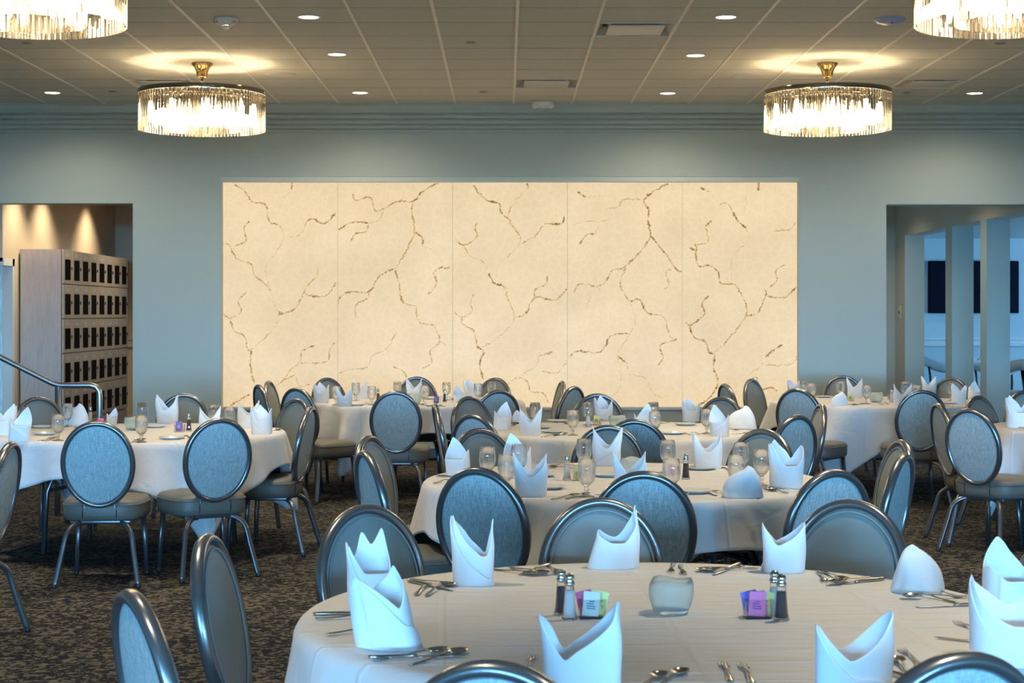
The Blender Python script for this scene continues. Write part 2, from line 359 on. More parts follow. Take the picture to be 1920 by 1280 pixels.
# veins (traced from two crops of the photograph: L and R)
L = lambda pts: [(400+x/2.782, 320+y/2.782) for x, y in pts]
R = lambda pts: [(950+x/2.782, 320+y/2.782) for x, y in pts]
V = [
(L([(110,72),(165,108),(205,162),(272,178),(290,262),(345,282)]),.7),(L([(345,282),(368,345),(330,420),(275,500),(278,560),(300,630),(320,690),(340,745)]),.32),(L([(340,745),(318,820),(240,895),(200,932)]),.4),
(L([(410,60),(408,100)]),.8),(L([(400,110),(360,150),(342,215)]),.2),(L([(640,222),(575,275),(520,250),(485,265)]),.85),(L([(485,265),(470,310),(440,340),(395,348)]),.4),
(L([(190,260),(160,300),(172,350),(160,375),(112,390)]),.7),(L([(38,385),(80,385),(125,460),(195,485),(215,545),(265,585),(300,625)]),.6),
(L([(640,582),(580,655),(470,640)]),.65),(L([(470,640),(430,715),(380,740),(335,750)]),.7),(L([(350,735),(340,750),(365,742)]),1),(L([(545,505),(540,550),(500,590),(470,640)]),.5),
(L([(175,630),(130,680),(145,735),(85,768),(50,742)]),.6),(L([(85,768),(110,835),(160,860),(178,930),(198,930)]),.6),(L([(198,930),(195,1020),(215,1110)]),.8),
(L([(530,910),(460,938)]),.8),(L([(460,938),(450,1000),(400,1040),(375,1080),(330,1120),(290,1135)]),.5),(L([(635,895),(605,935),(598,990),(530,1005),(450,1000)]),.6),
(L([(425,1062),(395,1080),(360,1090)]),.6),(L([(430,1070),(450,1125),(505,1112)]),.4),(L([(190,1165),(130,1200),(85,1228)]),.75),
(L([(1178,62),(1100,100),(1042,160),(960,160),(895,195)]),.8),(L([(895,195),(860,258),(810,272)]),.4),(L([(810,272),(715,270),(650,312)]),.8),(L([(728,118),(742,155),(820,140),(845,208),(895,195)]),.65),(L([(810,272),(795,318),(740,330),(715,372)]),.65),
(L([(1042,160),(1035,215),(1050,310),(1020,390),(948,510)]),.7),(L([(948,510),(870,545),(810,630),(720,630),(665,655),(642,700)]),.8),(L([(1050,320),(1090,350),(1092,388)]),.8),(L([(1092,388),(1170,435),(1200,500)]),.25),(L([(1200,500),(1150,530),(1165,590),(1120,645)]),.65),(L([(1200,510),(1243,505)]),.7),
(L([(948,510),(970,600),(990,685),(1055,705)]),.7),(L([(1055,705),(1075,790),(1150,810),(1180,890),(1130,940),(1140,1000),(1090,1030)]),.55),(L([(810,630),(805,665),(745,700),(745,765)]),.6),
(L([(955,838),(905,925),(830,965),(800,1025),(710,1035),(650,1060)]),.45),(L([(905,925),(925,1010)]),.2),(L([(935,1020),(990,1045),(1010,1080)]),.6),(L([(1180,885),(1220,915)]),.3),
(L([(1355,75),(1420,150),(1490,170),(1500,215),(1548,258)]),.8),(R([(105,65),(115,95)]),1),(R([(85,110),(25,190)]),.3),(R([(25,180),(10,250),(70,340)]),.55),(R([(70,340),(65,385),(0,455)]),.35),(R([(300,240),(285,275),(210,275)]),1),(R([(210,275),(190,285),(150,340),(80,380)]),.55),
(L([(1375,270),(1365,300),(1375,345),(1305,388),(1262,355)]),.65),(L([(1305,388),(1340,445),(1410,475),(1430,520)]),.4),(L([(1435,535),(1465,585),(1510,598)]),1),(L([(1510,598),(1530,650),(1545,690)]),.5),
(R([(0,455),(-40,480),(-55,560)]),.2),(R([(210,545),(205,590),(148,620),(148,660)]),.65),(R([(318,610),(250,675),(148,660),(100,745),(45,765)]),.75),(R([(-5,600),(5,660),(40,765),(0,830),(-60,880),(-140,930)]),.4),
(L([(1360,640),(1340,690),(1350,730),(1300,765),(1255,735)]),.5),(L([(1300,765),(1300,800),(1360,835),(1375,910),(1410,940)]),.6),(L([(1370,915),(1410,945),(1390,1000),(1408,1090)]),.9),
(R([(240,945),(170,965)]),.9),(R([(170,965),(150,1020),(100,1050),(40,1085),(0,1120)]),.4),(R([(318,985),(270,1050),(180,1045)]),.5),(R([(60,1078),(105,1095),(125,1150),(190,1160),(220,1210)]),.55),
(R([(370,110),(415,140)]),.95),(R([(415,140),(490,130),(510,150)]),.3),(R([(520,195),(580,190),(610,150),(700,150)]),.5),(R([(845,65),(770,105),(715,155),(740,200),(738,260),(752,340)]),.9),
(R([(745,335),(775,365)]),1.3),(R([(775,365),(800,400),(830,435),(885,515),(915,525)]),.75),(R([(752,345),(700,420),(640,480),(600,510),(550,520),(515,580),(470,605)]),.65),(R([(470,605),(380,590),(350,640)]),.6),
(R([(470,605),(490,625)]),.3),(R([(440,650),(415,715)]),.35),(R([(380,385),(415,335),(460,330)]),.7),(R([(460,330),(480,270),(400,265),(340,290)]),.35),(R([(480,270),(540,250)]),.3),(R([(860,515),(830,530),(845,590),(820,620)]),.5),
(R([(625,500),(595,570),(600,620),(645,685)]),.6),(R([(645,685),(665,740),(670,800),(640,850)]),.35),(R([(640,850),(545,860),(490,945),(370,940),(325,975)]),.8),(R([(645,685),(690,670),(730,735),(760,750)]),.85),(R([(760,750),(820,765),(850,860),(890,880)]),.5),(R([(890,880),(800,910),(815,970),(790,1015)]),.7),
(R([(640,855),(575,960)]),.4),(R([(575,960),(630,1010)]),.8),(R([(630,1010),(640,1060),(720,1080),(765,1160),(815,1185)]),.35),(R([(575,960),(595,1110),(545,1180)]),.3),
(R([(1010,90),(1040,100)]),1),(R([(1040,105),(1070,110)]),.4),(R([(1315,60),(1310,110)]),1),(R([(1110,175),(1150,170),(1180,215)]),.45),(R([(1180,215),(1205,260),(1250,300)]),1),(R([(1250,300),(1265,360),(1200,420),(1170,480),(1175,580)]),.3),(R([(1250,120),(1245,250)]),.2),
(R([(1070,260),(1035,290)]),.95),(R([(1035,290),(1050,370),(985,385)]),.5),(R([(985,380),(990,415),(950,400)]),.9),(R([(985,415),(1000,495),(1060,495),(1105,530),(1115,585),(1190,590)]),.75),(R([(1190,590),(1245,680),(1245,760),(1180,850),(1085,950)]),.6),
(R([(1245,760),(1310,740),(1340,680),(1355,640),(1345,620)]),.75),(R([(1360,655),(1450,660),(1520,600)]),.75),(R([(1370,610),(1410,570),(1405,520),(1455,490)]),.6),
(R([(1055,650),(1020,690),(1030,750),(960,805),(935,790)]),.8),(R([(950,805),(980,870),(1035,890),(1055,945),(1085,955)]),.9),(R([(1085,955),(1080,1030),(1100,1080),(1100,1125)]),.85),(R([(1100,1125),(1060,1180),(1005,1225)]),.85),
(R([(1520,960),(1480,1010),(1340,1015)]),.45),(R([(1440,905),(1400,930),(1350,970)]),1),(R([(1330,1000),(1330,1015),(1255,1070)]),.35),(R([(1280,1085),(1305,1080),(1320,1140),(1380,1130),(1410,1150)]),.75),(R([(1140,1105),(1215,1115)]),.25),(R([(1505,270),(1480,305),(1390,315)]),.45)]
SY = WY+.085
sw = lambda px: (px-CX)/F*SY
sz = lambda py: CH-(py-CY)/F*SY
pan_x = [-2.992+i*(6.089/5) for i in range(6)]
panel_bm = []
for i in range(5):
    bm = bmesh.new(); box(bm, pan_x[i]+.0025, pan_x[i+1]-.0025, SY, SY+.012, .555, 2.930); panel_bm.append(bm)
dens = [bm.verts.layers.float.new('vein_amount') for bm in panel_bm]
rv = random.Random(3)
for pts, st in V:
    P = [Vector((sw(x), 0, sz(y))) for x, y in pts]
    P = catmull(P, 5)
    # fractal roughness
    for _ in range(2):
        Q = [P[0]]
        for a, b in zip(P, P[1:]):
            l = (b-a).length; nrm = Vector((-(b-a).z, 0, (b-a).x)); mid = (a+b)/2+nrm*rv.uniform(-.22,.22); Q += [mid, b]
        P = Q
    mxx = sum(p.x for p in P)/len(P); pi = max(0, min(4, int((mxx-pan_x[0])/(6.089/5))))
    bm = panel_bm[pi]; dl = dens[pi]; prev = None; n = len(P)
    ph = rv.uniform(0, 6)
    for i, p in enumerate(P):
        a = P[max(i-1,0)]; b = P[min(i+1,n-1)]; t = (b-a).normalized(); nr = Vector((-t.z,0,t.x))
        f = .55+.45*math.sin(i*.33+ph)*math.sin(i*.11+1.3*ph)+rv.uniform(-.2,.2)
        end = min(1, (i+1)/5, (n-i)/5)
        w = (.0055+.014*max(.1,f)*min(1,st))*end*(.7+.6*rv.random())
        row = [bm.verts.new((max(pan_x[pi]+.004, min(pan_x[pi+1]-.004, (p+nr*k*w).x)), SY-.0012, max(.558, min(2.928, (p+nr*k*w).z)))) for k in (-1.0,0,1.0)]
        d = min(1.5, 1.35*st*(.55+.65*max(0,f)))
        row[0][dl] = 0; row[1][dl] = d; row[2][dl] = 0
        if prev:
            for k in (0,1):
                try: bm.faces.new((prev[k], prev[k+1], row[k+1], row[k])).material_index = 1
                except ValueError: pass
        prev = row
names = ['leftmost slab of the glowing stone wall, against the left pier','second slab from left in the glowing stone wall','middle slab of the glowing veined stone wall','fourth slab from left in the glowing stone wall, boldest dark vein','rightmost slab of the glowing stone wall, against the right pier']
for i, bm in enumerate(panel_bm):
    tag(obj('backlit_stone_panel', bm, [M['stone'], M['vein']], smooth=False), names[i], 'stone panel', 'backlit cream stone slabs')

# ------------------------------------------------------------ left room beyond
LX = -5.38
bm = bmesh.new(); box(bm, LX-.12, LX, 18.32, 23.2, 0, 3.3); box(bm, LX-.12, LX, WY+WT, 18.32, 2.1, 3.3); struct(obj('wall_left_room', bm, M['tan'], smooth=False), 'tan wall washed by downlights behind the lockers')
bm = bmesh.new(); box(bm, LX, -2.0, 23.1, 23.3, 0, 3.3); struct(obj('wall_left_room_back', bm, M['tan'], smooth=False))
bm = bmesh.new(); box(bm, -8, -2.0, WY+WT, 24, 3.2, 3.3); struct(obj('ceiling_left_room', bm, M['tan'], smooth=False))
bm = bmesh.new(); box(bm, LX-.9, LX-.82, 17.7, 19.5, 0, 3.2); struct(obj('wall_passage', bm, M['wall'], smooth=False))
bm = bmesh.new(); box(bm, LX-.10, LX+.012, 18.25, 18.33, 0, 2.14); box(bm, LX-.10, LX+.012, WY+WT, 18.33, 2.06, 2.14); struct(obj('door_1', bm, M['white_trim'], smooth=False), 'pale door frame left of the lockers')
extrude_x([(0,.12),(.03,.12),(.03,.095),(.018,.085),(.018,.03),(.035,.02),(.035,0),(0,0)], LX, -2, 23.1, 1.2, M['tan'], 'trim_5')
extrude_x([(0,.14),(.015,.14),(.015,0),(0,0)], LX, -2, 23.1, .14, M['white_trim'], 'baseboard_left_room')
bm = bmesh.new(); box(bm, -8.2, -8.1, WY+WT, 24, 0, 3.3); box(bm, -8.2, -1.9, 23.9, 24.0, 0, 3.3); box(bm, -2.0, -1.9, WY+WT, 24, 0, 3.3); struct(obj('wall_left_room_outer', bm, M['tan'], smooth=False))
# lockers
t = thing('locker_cabinet', 'tall pale oak bank of small lockers behind the left opening', 'lockers', (-4.886-.235, 20.08, 0))
Y1, Y2, ZT = 18.5-20.08, 21.66-20.08, 2.253
fx = .235
bm = bmesh.new(); box(bm, -.235, fx-.02, Y1+.0, Y2, 0, ZT); obj('body', bm, M['wood_side'], t, False)
bm = bmesh.new(); box(bm, fx-.019, fx-.004, Y1+.01, Y2-.01, 0, .30); obj('plinth', bm, M['wood'], t, False)
rows = 5; rh = (ZT-.33)/rows; cw = (Y2-Y1)/8
dm = bbox(-.008,.008, -cw/2+.003, cw/2-.003, -rh/2+.005, rh/2-.005, bev=.002, seg=1)
door0 = obj('locker_door', dm, M['wood'], t, False)
bm = bmesh.new(); box(bm, .0075, .0095, -.125, .115, -.145, .085); w0 = obj('window_pane', bm, M['black'], door0, False)
bm = bmesh.new(); box(bm, .008, .011, -.05, .06, .115, .150); p0 = obj('number_plate', bm, M['alu'], door0, False)
bm = bmesh.new(); box(bm, .008, .018, .140, .160, -.03, .005); l0 = obj('lock', bm, M['vent_dark'], door0, False)
first = True
dt = tree(door0)
for r_ in range(rows):
    for c_ in range(8):
        o = door0 if first else dup_tree(dt, t); first = False
        o.location = (fx+.004-.008, Y1+cw*(c_+.5), .33+rh*(r_+.5))
# ------------------------------------------------------------ right room beyond
RX = 5.59
M['jamb'] = M['wall']
bm = bmesh.new()
PT = .27
box(bm, RX, RX+PT, 23.4, 24.1, 0, 2.636)
box(bm, RX, RX+PT, 17.92, 24.1, 2.636, 3.6)
struct(obj('wall_right_passage', bm, M['tan'], smooth=False), 'tan wall with slot openings seen through the right opening')
for (a, b, lab) in ((20.94,21.25,'slim tan and blue pillar behind the opening, left of two'),(19.43,19.69,'slim tan and blue pillar behind the opening, right of two')):
    bm = bmesh.new(); box(bm, RX, RX+PT, a, b, 0, 2.636); o = obj('pillar', bm, M['wall'], smooth=False); tag(o, lab, 'pillar', 'pillars of the right passage')
bm = bmesh.new(); box(bm, 3.6, RX, 24.0, 24.2, 0, 3.6); struct(obj('wall_right_room_back', bm, M['tan'], smooth=False))
bm = bmesh.new(); box(bm, 3.5, RX+.1, WY+WT, 24.2, 3.3, 3.4); struct(obj('ceiling_right_passage', bm, M['ceiling'], smooth=False))
bm = bmesh.new(); box(bm, 3.4, 3.6, WY+WT, 24.2, 0, 3.4); struct(obj('wall_right_passage_left', bm, M['tan'], smooth=False))
bm = bmesh.new(); box(bm, 5.0, 14, 27.0, 27.2, 0, 3.2); struct(obj('wall_television', bm, M['beyond'], smooth=False), 'pale blue wall behind the television')
bm = bmesh.new(); box(bm, RX+PT, 14, 17.92, 27.0, 2.75, 2.85); struct(obj('ceiling_right_room', bm, M['white_trim'], smooth=False))
bm = bmesh.new(); box(bm, RX+.05, RX+PT, 24.1, 27.0, 0, 3); struct(obj('wall_right_room_side', bm, M['beyond'], smooth=False))
extrude_x([(0,.14),(.05,.14),(.05,.115),(.02,.10),(.02,.05),(.04,.04),(.04,0),(0,0)], RX+.3, 14, 27.0, 1.16, M['white_trim'], 'trim_6')
bm = bmesh.new(); box(bm, 13.9, 14.0, 17.9, 27, 0, 3.2); box(bm, 5.8, 14, 17.82, 17.92, 0, 3.2); box(bm, 3.5, 5.7, 24.1, 24.2, 0, 3.6); box(bm, 8.15, 14, 17.7, 17.9, 0, 3.2); struct(obj('wall_right_room_window', bm, M['beyond'], smooth=False))  # closed outer walls, without a window opening
t = thing('television', 'large dark flat screen television behind the pillars', 'television', ((1826-CX)/F*26.93, 26.958, 1.54-(538-588)*-1/F*26.93*-1))
t.location.z = 1.54+50/F*26.93
w_, h_ = 169/F*26.93/2, 98/F*26.93/2
obj('bezel', bbox(-w_, w_, -.03, .04, -h_, h_, bev=.006), M['black'], t); bm = bmesh.new(); box(bm, -w_+.015, w_-.015, -.033, -.029, -h_+.02, h_-.015); obj('screen', bm, M['screen'], t, False)
t = thing('light_switch', 'small ivory light switch on the wall beside the first pillar opening', 'light switch', (RX-.006, (RX/((1688-CX)/F)), 1.56))
obj('plate', bbox(-.005,.005,-.06,.06,-.09,.09, bev=.002), M['ivory'], t); obj('toggle', bbox(-.014,-.004,-.012,.012,-.02,.02, bev=.001), M['darkwood'], t)

# barrel chairs and table in the right room
def club_chair():
    t = thing('barrel_chair', 'x', 'chair', (0,0,0))
    path = [(.27*math.cos(a), -.27*math.sin(a)*1.0, .80+.06*math.cos(2*(a-PI/2))*-1+.0) for a in [PI*(i/14) for i in range(-1,16)]]
    bm = sweep(path, .035, 10, ry=.075); obj('backrest', bm, M['leather'], t)
    obj('seat', bbox(-.25,.25,-.24,.25,.40,.50, bev=.03, seg=3), M['leather'], t)
    for sx in (-1,1):
        for sy in (-1,1):
            top = .40 if sy > 0 else .76
            bm = sweep(catmull([(sx*.23, sy*.21, top), (sx*.20, sy*.21, .35 if sy>0 else .5), (sx*.24, sy*.25, 0)], 5), .018, 8); obj('leg', bm, M['darkwood'], t)
    return t
ck = Kind(club_chair())
def q3(px, Y, z): return Vector(((px-CX)/F*Y, Y, z))
ck.place(q3(1757,25.0,0), PI*.06, 'grey leather barrel chair with black legs between first and second pillar', 'barrel chairs in the room beyond')
ck.place(q3(1842,23.75,0), PI*.75, 'grey leather barrel chair mostly hidden behind the right slim pillar', 'barrel chairs in the room beyond')
ck.place(q3(1922,22.6,0), PI*1.35, 'leather barrel chair cut off at the right edge beyond the pillars', 'barrel chairs in the room beyond')
t = thing('dining_table', 'dark dining table in the room beyond, at the right edge', 'table', q3(1925,24.6,0))
obj('tabletop', lathe([(0,.72),(.62,.72),(.65,.735),(.65,.75),(.62,.76),(0,.76)], 40), M['darkwood'], t); obj('pedestal', lathe([(.3,0),(.28,.03),(.06,.06),(.05,.4),(.09,.72),(0,.72)], 24), M['darkwood'], t)
# handrail
HY = 12.8
def hp(px, py): return (((px-CX)/F*HY), HY, CH-(py-CY)/F*HY)
t = thing('handrail', 'brushed steel stair handrail rising to the left behind the left table', 'handrail', (hp(108,0)[0], HY, 0))
ox = hp(108,0)[0]
def loc(P): return [(p[0]-ox, p[1]-HY, p[2]) for p in P]
a = hp(187,745); pts = [hp(-420,462), hp(0,669), hp(98,718), hp(112,722), hp(140,722), hp(170,722), hp(180,725), hp(186,733), hp(187,745)]
pts = loc(pts)+[(a[0]-ox, 0, .5), (a[0]-ox, 0, .0)]
obj('rail', sweep(pts, .0225, 16, up=Vector((0,1,0))), M['brushed'], t)
obj('post', sweep([(0,0,0),(0,0,.99)], .021, 16, up=Vector((0,1,0))), M['brushed'], t)
b_ = loc([hp(-420,462)])[0]; obj('post', sweep([(b_[0],0,0),(b_[0],0,b_[2])], .021, 12, up=Vector((0,1,0))), M['brushed'], t)

# ------------------------------------------------------------ ceiling fittings
dl = thing('downlight', 'x', 'downlight')
obj('trim_ring', lathe([(.073,0),(.088,-.001),(.09,-.006),(.084,-.010),(.073,-.006)], 36), M['white_plastic'], dl)
obj('lens', lathe([(0,-.004),(.074,-.004),(.074,0),(0,0)], 36), M['lamp'], dl)
dk = Kind(dl)
DL = [(579,31,'round recessed ceiling light nearest the left of the smoke alarm column'),(632,101,'recessed ceiling light between the front and rear ones on the left row'),(675,173,'recessed ceiling light near the crown, left of the glowing wall centre'),(98,173,'recessed ceiling light near the crown at far left'),
 (1361,31,'recessed ceiling light right of the square air vent, nearest the camera'),(1304,103,'recessed ceiling light between the front and rear ones on the right row'),(1252,174,'recessed ceiling light near the crown, right of the emergency light'),(1828,174,'recessed ceiling light near the crown at far right')]
DL[0] = (579,31,'recessed ceiling light right of the smoke alarm, nearest on the left row')
for px, py, lab in DL:
    p = atc(px, py); dk.place((p.x, p.y, CEIL), 0, lab, 'lit recessed ceiling lights')
WARM = (1.0,.86,.62)
def spot(p, e, size=110, blend=.8, col=WARM, r=.06, aim=None):
    l = bpy.data.lights.new('warm_downlight', 'SPOT'); l.energy = e; l.spot_size = math.radians(size); l.spot_blend = blend; l.color = col; l.shadow_soft_size = r
    o = bpy.data.objects.new('warm_downlight', l); COL.objects.link(o); o.location = p
    if aim: o.rotation_euler = (Vector(aim)-Vector(p)).to_track_quat('-Z','Y').to_euler()
    return o
ES = 125
for px, py, _ in DL:
    p = atc(px, py); near = p.y > 16; spot((p.x, p.y, CEIL-.03), ES*(.42 if near else 1.15), 156 if near else 74, .75 if near else .8)
for y in (10.2, 7.6, 5.0, 2.4, -1.5, -6, -11):
    for x in (-4.5, -1.44, 1.63, 4.68): spot((x, y, CEIL-.03), ES*1.95, 74)
    if y < 10:
        for x in (-1.44, 1.63): pass
# sprinkler caps
sk = Kind(tag(obj('sprinkler_cap', lathe([(0,-.008),(.035,-.008),(.044,-.004),(.044,0),(0,0)], 28), M['seam']), 'x', 'sprinkler cap'))
for px, py, lab in [(883,79,'small round sprinkler cap in the middle of the ceiling, nearest'),(907,172,'small round sprinkler cap near the crown left of the rear vent'),(50,80,'small round sprinkler cap below the top left chandelier'),(211,171,'small round sprinkler cap left of the left chandelier'),(1875,81,'small round sprinkler cap below the top right chandelier'),(1701,173,'small round sprinkler cap right of the right chandelier')]:
    p = atc(px, py); sk.place((p.x,p.y,CEIL), 0, lab, 'sprinkler caps in the ceiling')
spk = Kind(tag(obj('ceiling_speaker', lathe([(0,-.004),(.12,-.004),(.135,-.006),(.137,0),(0,0)], 40), M['vent']), 'x', 'speaker'))
for px, py, lab in [(528,140,'flat round ceiling speaker right of the left chandelier'),(1400,142,'flat round ceiling speaker left of the right chandelier')]:
    p = atc(px, py); spk.place((p.x,p.y,CEIL), 0, lab, 'round ceiling speakers')
p = atc(424,35)
t = thing('fire_alarm', 'white ceiling fire alarm strobe with red lettering', 'alarm', (p.x,p.y,CEIL))
obj('base', lathe([(0,-.05),(.05,-.05),(.075,-.035),(.09,-.012),(.09,0),(0,0)], 36), M['white_plastic'], t)
obj('strobe_lens', lathe([(0,-.085),(.02,-.08),(.03,-.065),(.03,-.048),(0,-.048)], 20), M['glass'], t)
for sx in (-1,1): text_part('FIRE', .032, M['red'], t, (sx*.058,-.052,-.0335), (PI/2+.75, 0, sx*.35))
p = atc(1669,35)
t = thing('access_point', 'round pale blue wireless access point on the ceiling', 'wireless access point', (p.x,p.y,CEIL))
obj('dome', lathe([(0,-.045),(.05,-.043),(.095,-.03),(.115,-.01),(.115,0),(0,0)], 40), M['blue_plastic'], t)
obj('lens', lathe([(0,-.003),(.012,-.002),(.012,.001),(0,.001)], 12), M['black'], t).location = (0,-.06,-.041)
# vents: 0.61 square diffusers with an angled plaque
def vent(x0, y0, lab, kind=0):
    t = thing('air_vent', lab, 'air vent', (x0+.305, y0+.305, CEIL), 0, 'square ceiling air vents')
    bm = bmesh.new(); a, b = .295, .235
    # dark throat and sloped pan
    O = [bm.verts.new(p) for p in ((-a,-a,-.004),(a,-a,-.004),(a,a,-.004),(-a,a,-.004))]; I = [bm.verts.new(p) for p in ((-b,-b,.075),(b,-b,.075),(b,b,.075),(-b,b,.075))]
    for i in range(4): bm.faces.new((O[i], O[(i+1)%4], I[(i+1)%4], I[i]))
    obj('pan', bm, M['vent'], t, False)
    bm = bmesh.new(); box(bm, -b, b, -b, b, .06, .08); obj('throat', bm, M['vent_dark'], t, False)
    obj('plaque', bbox(-.215,.215,-.215,.215,-.012,-.002, bev=.003), M['vent'], t)
    bm = bmesh.new()
    for s in (-1,1): box(bm, s*.2-.004, s*.2+.004, -.2, .2, -.004, .07)
    obj('bracket', bm, M['vent'], t, False)
    bm = bmesh.new()
    for (u0,u1,w0,w1) in ((-.305,.305,-.305,-.29),(-.305,.305,.29,.305),(-.305,-.29,-.29,.29),(.29,.305,-.29,.29)): box(bm, u0,u1,w0,w1,-.006,.0)
    obj('frame', bm, M['tbar'], t, False)
holes = []
rowY = lambda py: 17.53-.61*round((17.53-F*2.2/(CY-py))/.61)
colX = lambda px, py: .09+.61*math.floor((((px-CX)/F*F*2.2/(CY-py))-.09)/.61)
for px, py, lab in [(1192,55,'large square air vent in the ceiling right of centre, nearest'),(1025,156,'square air vent directly in front of the emergency light'),(1745,157,'square air vent right of the right chandelier'),(300,157,'dark square air vent partly behind the left chandelier')]:
    p = atc(px, py); x0 = colX(px, py); y0 = 17.53-.61*(math.floor((17.53-p.y)/.61)+1)
    vent(x0, y0, lab); holes.append((x0, y0))
# real holes in the ceiling: rebuild the ceiling as cells around the vents
cm = bmesh.new(); xs = sorted(set([XL-.2, XR+.2]+[h[0] for h in holes]+[h[0]+.61 for h in holes])); ys = sorted(set([YB-.2, WY+.2]+[h[1] for h in holes]+[h[1]+.61 for h in holes]))
for i in range(len(xs)-1):
    for j in range(len(ys)-1):
        xm, ym = (xs[i]+xs[i+1])/2, (ys[j]+ys[j+1])/2
        hole = any(h[0] < xm < h[0]+.61 and h[1] < ym < h[1]+.61 for h in holes)
        if hole: box(cm, xs[i], xs[i+1], ys[j], ys[j+1], CEIL+.09, CEIL+.1)
        else: box(cm, xs[i], xs[i+1], ys[j], ys[j+1], CEIL, CEIL+.1)
cm.to_mesh(ceil.data); cm.free()
# emergency light on the crown
t = thing('emergency_light', 'white emergency light unit with two lamp heads on the crown', 'emergency light', ((1018-CX)/F*17.4, 17.40, CEIL-.002))
obj('housing', lathe([(0,-.062),(.075,-.058),(.115,-.03),(.12,0),(0,0)], 32), M['white_plastic'], t)
for s in (-1,1):
    o = obj('lamp_head', lathe([(0,-.02),(.028,-.018),(.032,.015),(0,.03)], 18), M['white_plastic'], t); o.location = (s*.085,-.07,-.045); o.rotation_euler = (-1.1, s*.3, 0)

# ------------------------------------------------------------ chandeliers
def chandelier():
    t = thing('chandelier', 'x', 'chandelier', (0,0,0))          # origin at the ceiling
    obj('canopy', lathe([(0,0),(.092,0),(.092,-.012),(.07,-.035),(.05,-.08),(.042,-.118),(.036,-.132),(0,-.134)], 40), M['brass'], t)
    obj('stem', lathe([(0,-.12),(.012,-.12),(.012,-.25),(0,-.25)], 16), M['nickel'], t)
    R0 = .548
    obj('ring', lathe([(R0-.035,-.245),(R0+.008,-.245),(R0+.010,-.262),(R0+.008,-.283),(R0-.035,-.283)], 96, close=True), M['nickel'], t, angle=.6)
    bm = lathe([(.30,-.250),(.335,-.250),(.335,-.285),(.30,-.285)], 64, close=True); obj('inner_ring', bm, M['nickel'], t, angle=.6)
    bm = bmesh.new()
    for k in range(6):
        a = 2*PI*k/6+.2; sweep([(0,0,-.252),(R0*math.cos(a),R0*math.sin(a),-.252)], .012, 8, bm=bm, ry=.006)
    lathe([(0,-.235),(.07,-.235),(.08,-.25),(.07,-.27),(0,-.27)], 24, bm=bm); obj('spoke', bm, M['nickel'], t)
    def prism(bm, cx=0, cy=0, a=0, w=.0148, d=.013, top=-.285, bot=-.592):
        pts = [(-w,0),(0,-d*1.15),(w,0),(w*.5,.004),(-w*.5,.004)]
        vs = []
        for z in (top, bot):
            vs.append([bm.verts.new((cx+math.cos(a)*-y_+math.sin(a)*-x_, cy+math.sin(a)*-y_+math.cos(a)*x_, z)) for x_, y_ in pts])
        n = len(pts)
        for i in range(n): bm.faces.new((vs[0][i], vs[0][(i+1)%n], vs[1][(i+1)%n], vs[1][i]))
        bm.faces.new(vs[0][::-1]); bm.faces.new(vs[1])
    bm = bmesh.new(); prism(bm); bmesh.ops.recalc_face_normals(bm, faces=bm.faces[:])
    c0 = obj('crystal_rod', bm, M['crystal'], t, False)
    for k in range(100):
        o = c0 if k == 0 else c0.copy()
        if k: COL.objects.link(o); o.parent = t
        a = 2*PI*k/100; o.location = ((R0-.012)*math.cos(a), (R0-.012)*math.sin(a), 0); o.rotation_euler = (0,0,a)
    bm = bmesh.new()
    for k in range(60):
        a = 2*PI*k/60; prism(bm, .318*math.cos(a), .318*math.sin(a), a, w=.0155)
    bmesh.ops.recalc_face_normals(bm, faces=bm.faces[:]); o = obj('inner_crystal_rods', bm, M['crystal'], t, False); o['kind'] = 'stuff'
    b0 = None
    for k in range(12):
        if k < 8: a, r_ = 2*PI*k/8+.3, .43
        else: a, r_ = 2*PI*k/4, .17
        if b0 is None:
            b0 = obj('bulb', lathe([(0,-.54),(.010,-.53),(.018,-.49),(.020,-.44),(.014,-.39),(.010,-.36),(0,-.36)], 14), M['bulb'], t)
            s0 = obj('socket', lathe([(0,-.36),(.013,-.36),(.013,-.262),(0,-.262)], 12), M['nickel'], t); b, s = b0, s0
        else:
            b = b0.copy(); s = s0.copy()
            for q in (b, s): COL.objects.link(q); q.parent = t
        b.location = s.location = (r_*math.cos(a), r_*math.sin(a), 0)
    # rows of small cut crystal beads under the ring
    bm = bmesh.new()
    for row in range(3):
        for k in range(72):
            a = 2*PI*(k+.5*(row%2))/72; r_ = R0-.045
            bmesh.ops.create_icosphere(bm, subdivisions=1, radius=.010, matrix=Matrix.Translation((r_*math.cos(a), r_*math.sin(a), -.297-row*.022)))
    o = obj('crystal_beads', bm, M['crystal'], t, False); o['kind'] = 'stuff'
    return t
chk = Kind(chandelier())
CHP = [(-2.66,14.70,'lit crystal drum chandelier over the back left, left of the glowing wall'),(2.83,14.70,'lit crystal drum chandelier over the back right, whole in view'),(-2.66,9.29,'crystal drum chandelier cut off by the top left corner'),(2.83,9.27,'crystal drum chandelier cut off by the top right corner')]
def bulbs(x, y, e):
    for k in range(4):
        a = PI/4+k*PI/2; l = bpy.data.lights.new('chandelier_bulb', 'POINT'); l.energy = e/4; l.color = (1,.73,.42); l.shadow_soft_size = .10
        o = bpy.data.objects.new('chandelier_bulb', l); COL.objects.link(o); o.location = (x+.42*math.cos(a), y+.42*math.sin(a), CEIL-.53)
for i, (x, y, lab) in enumerate(CHP):
    chk.place((x, y, CEIL), i*.4, lab, 'crystal drum chandeliers'); bulbs(x, y, 92)

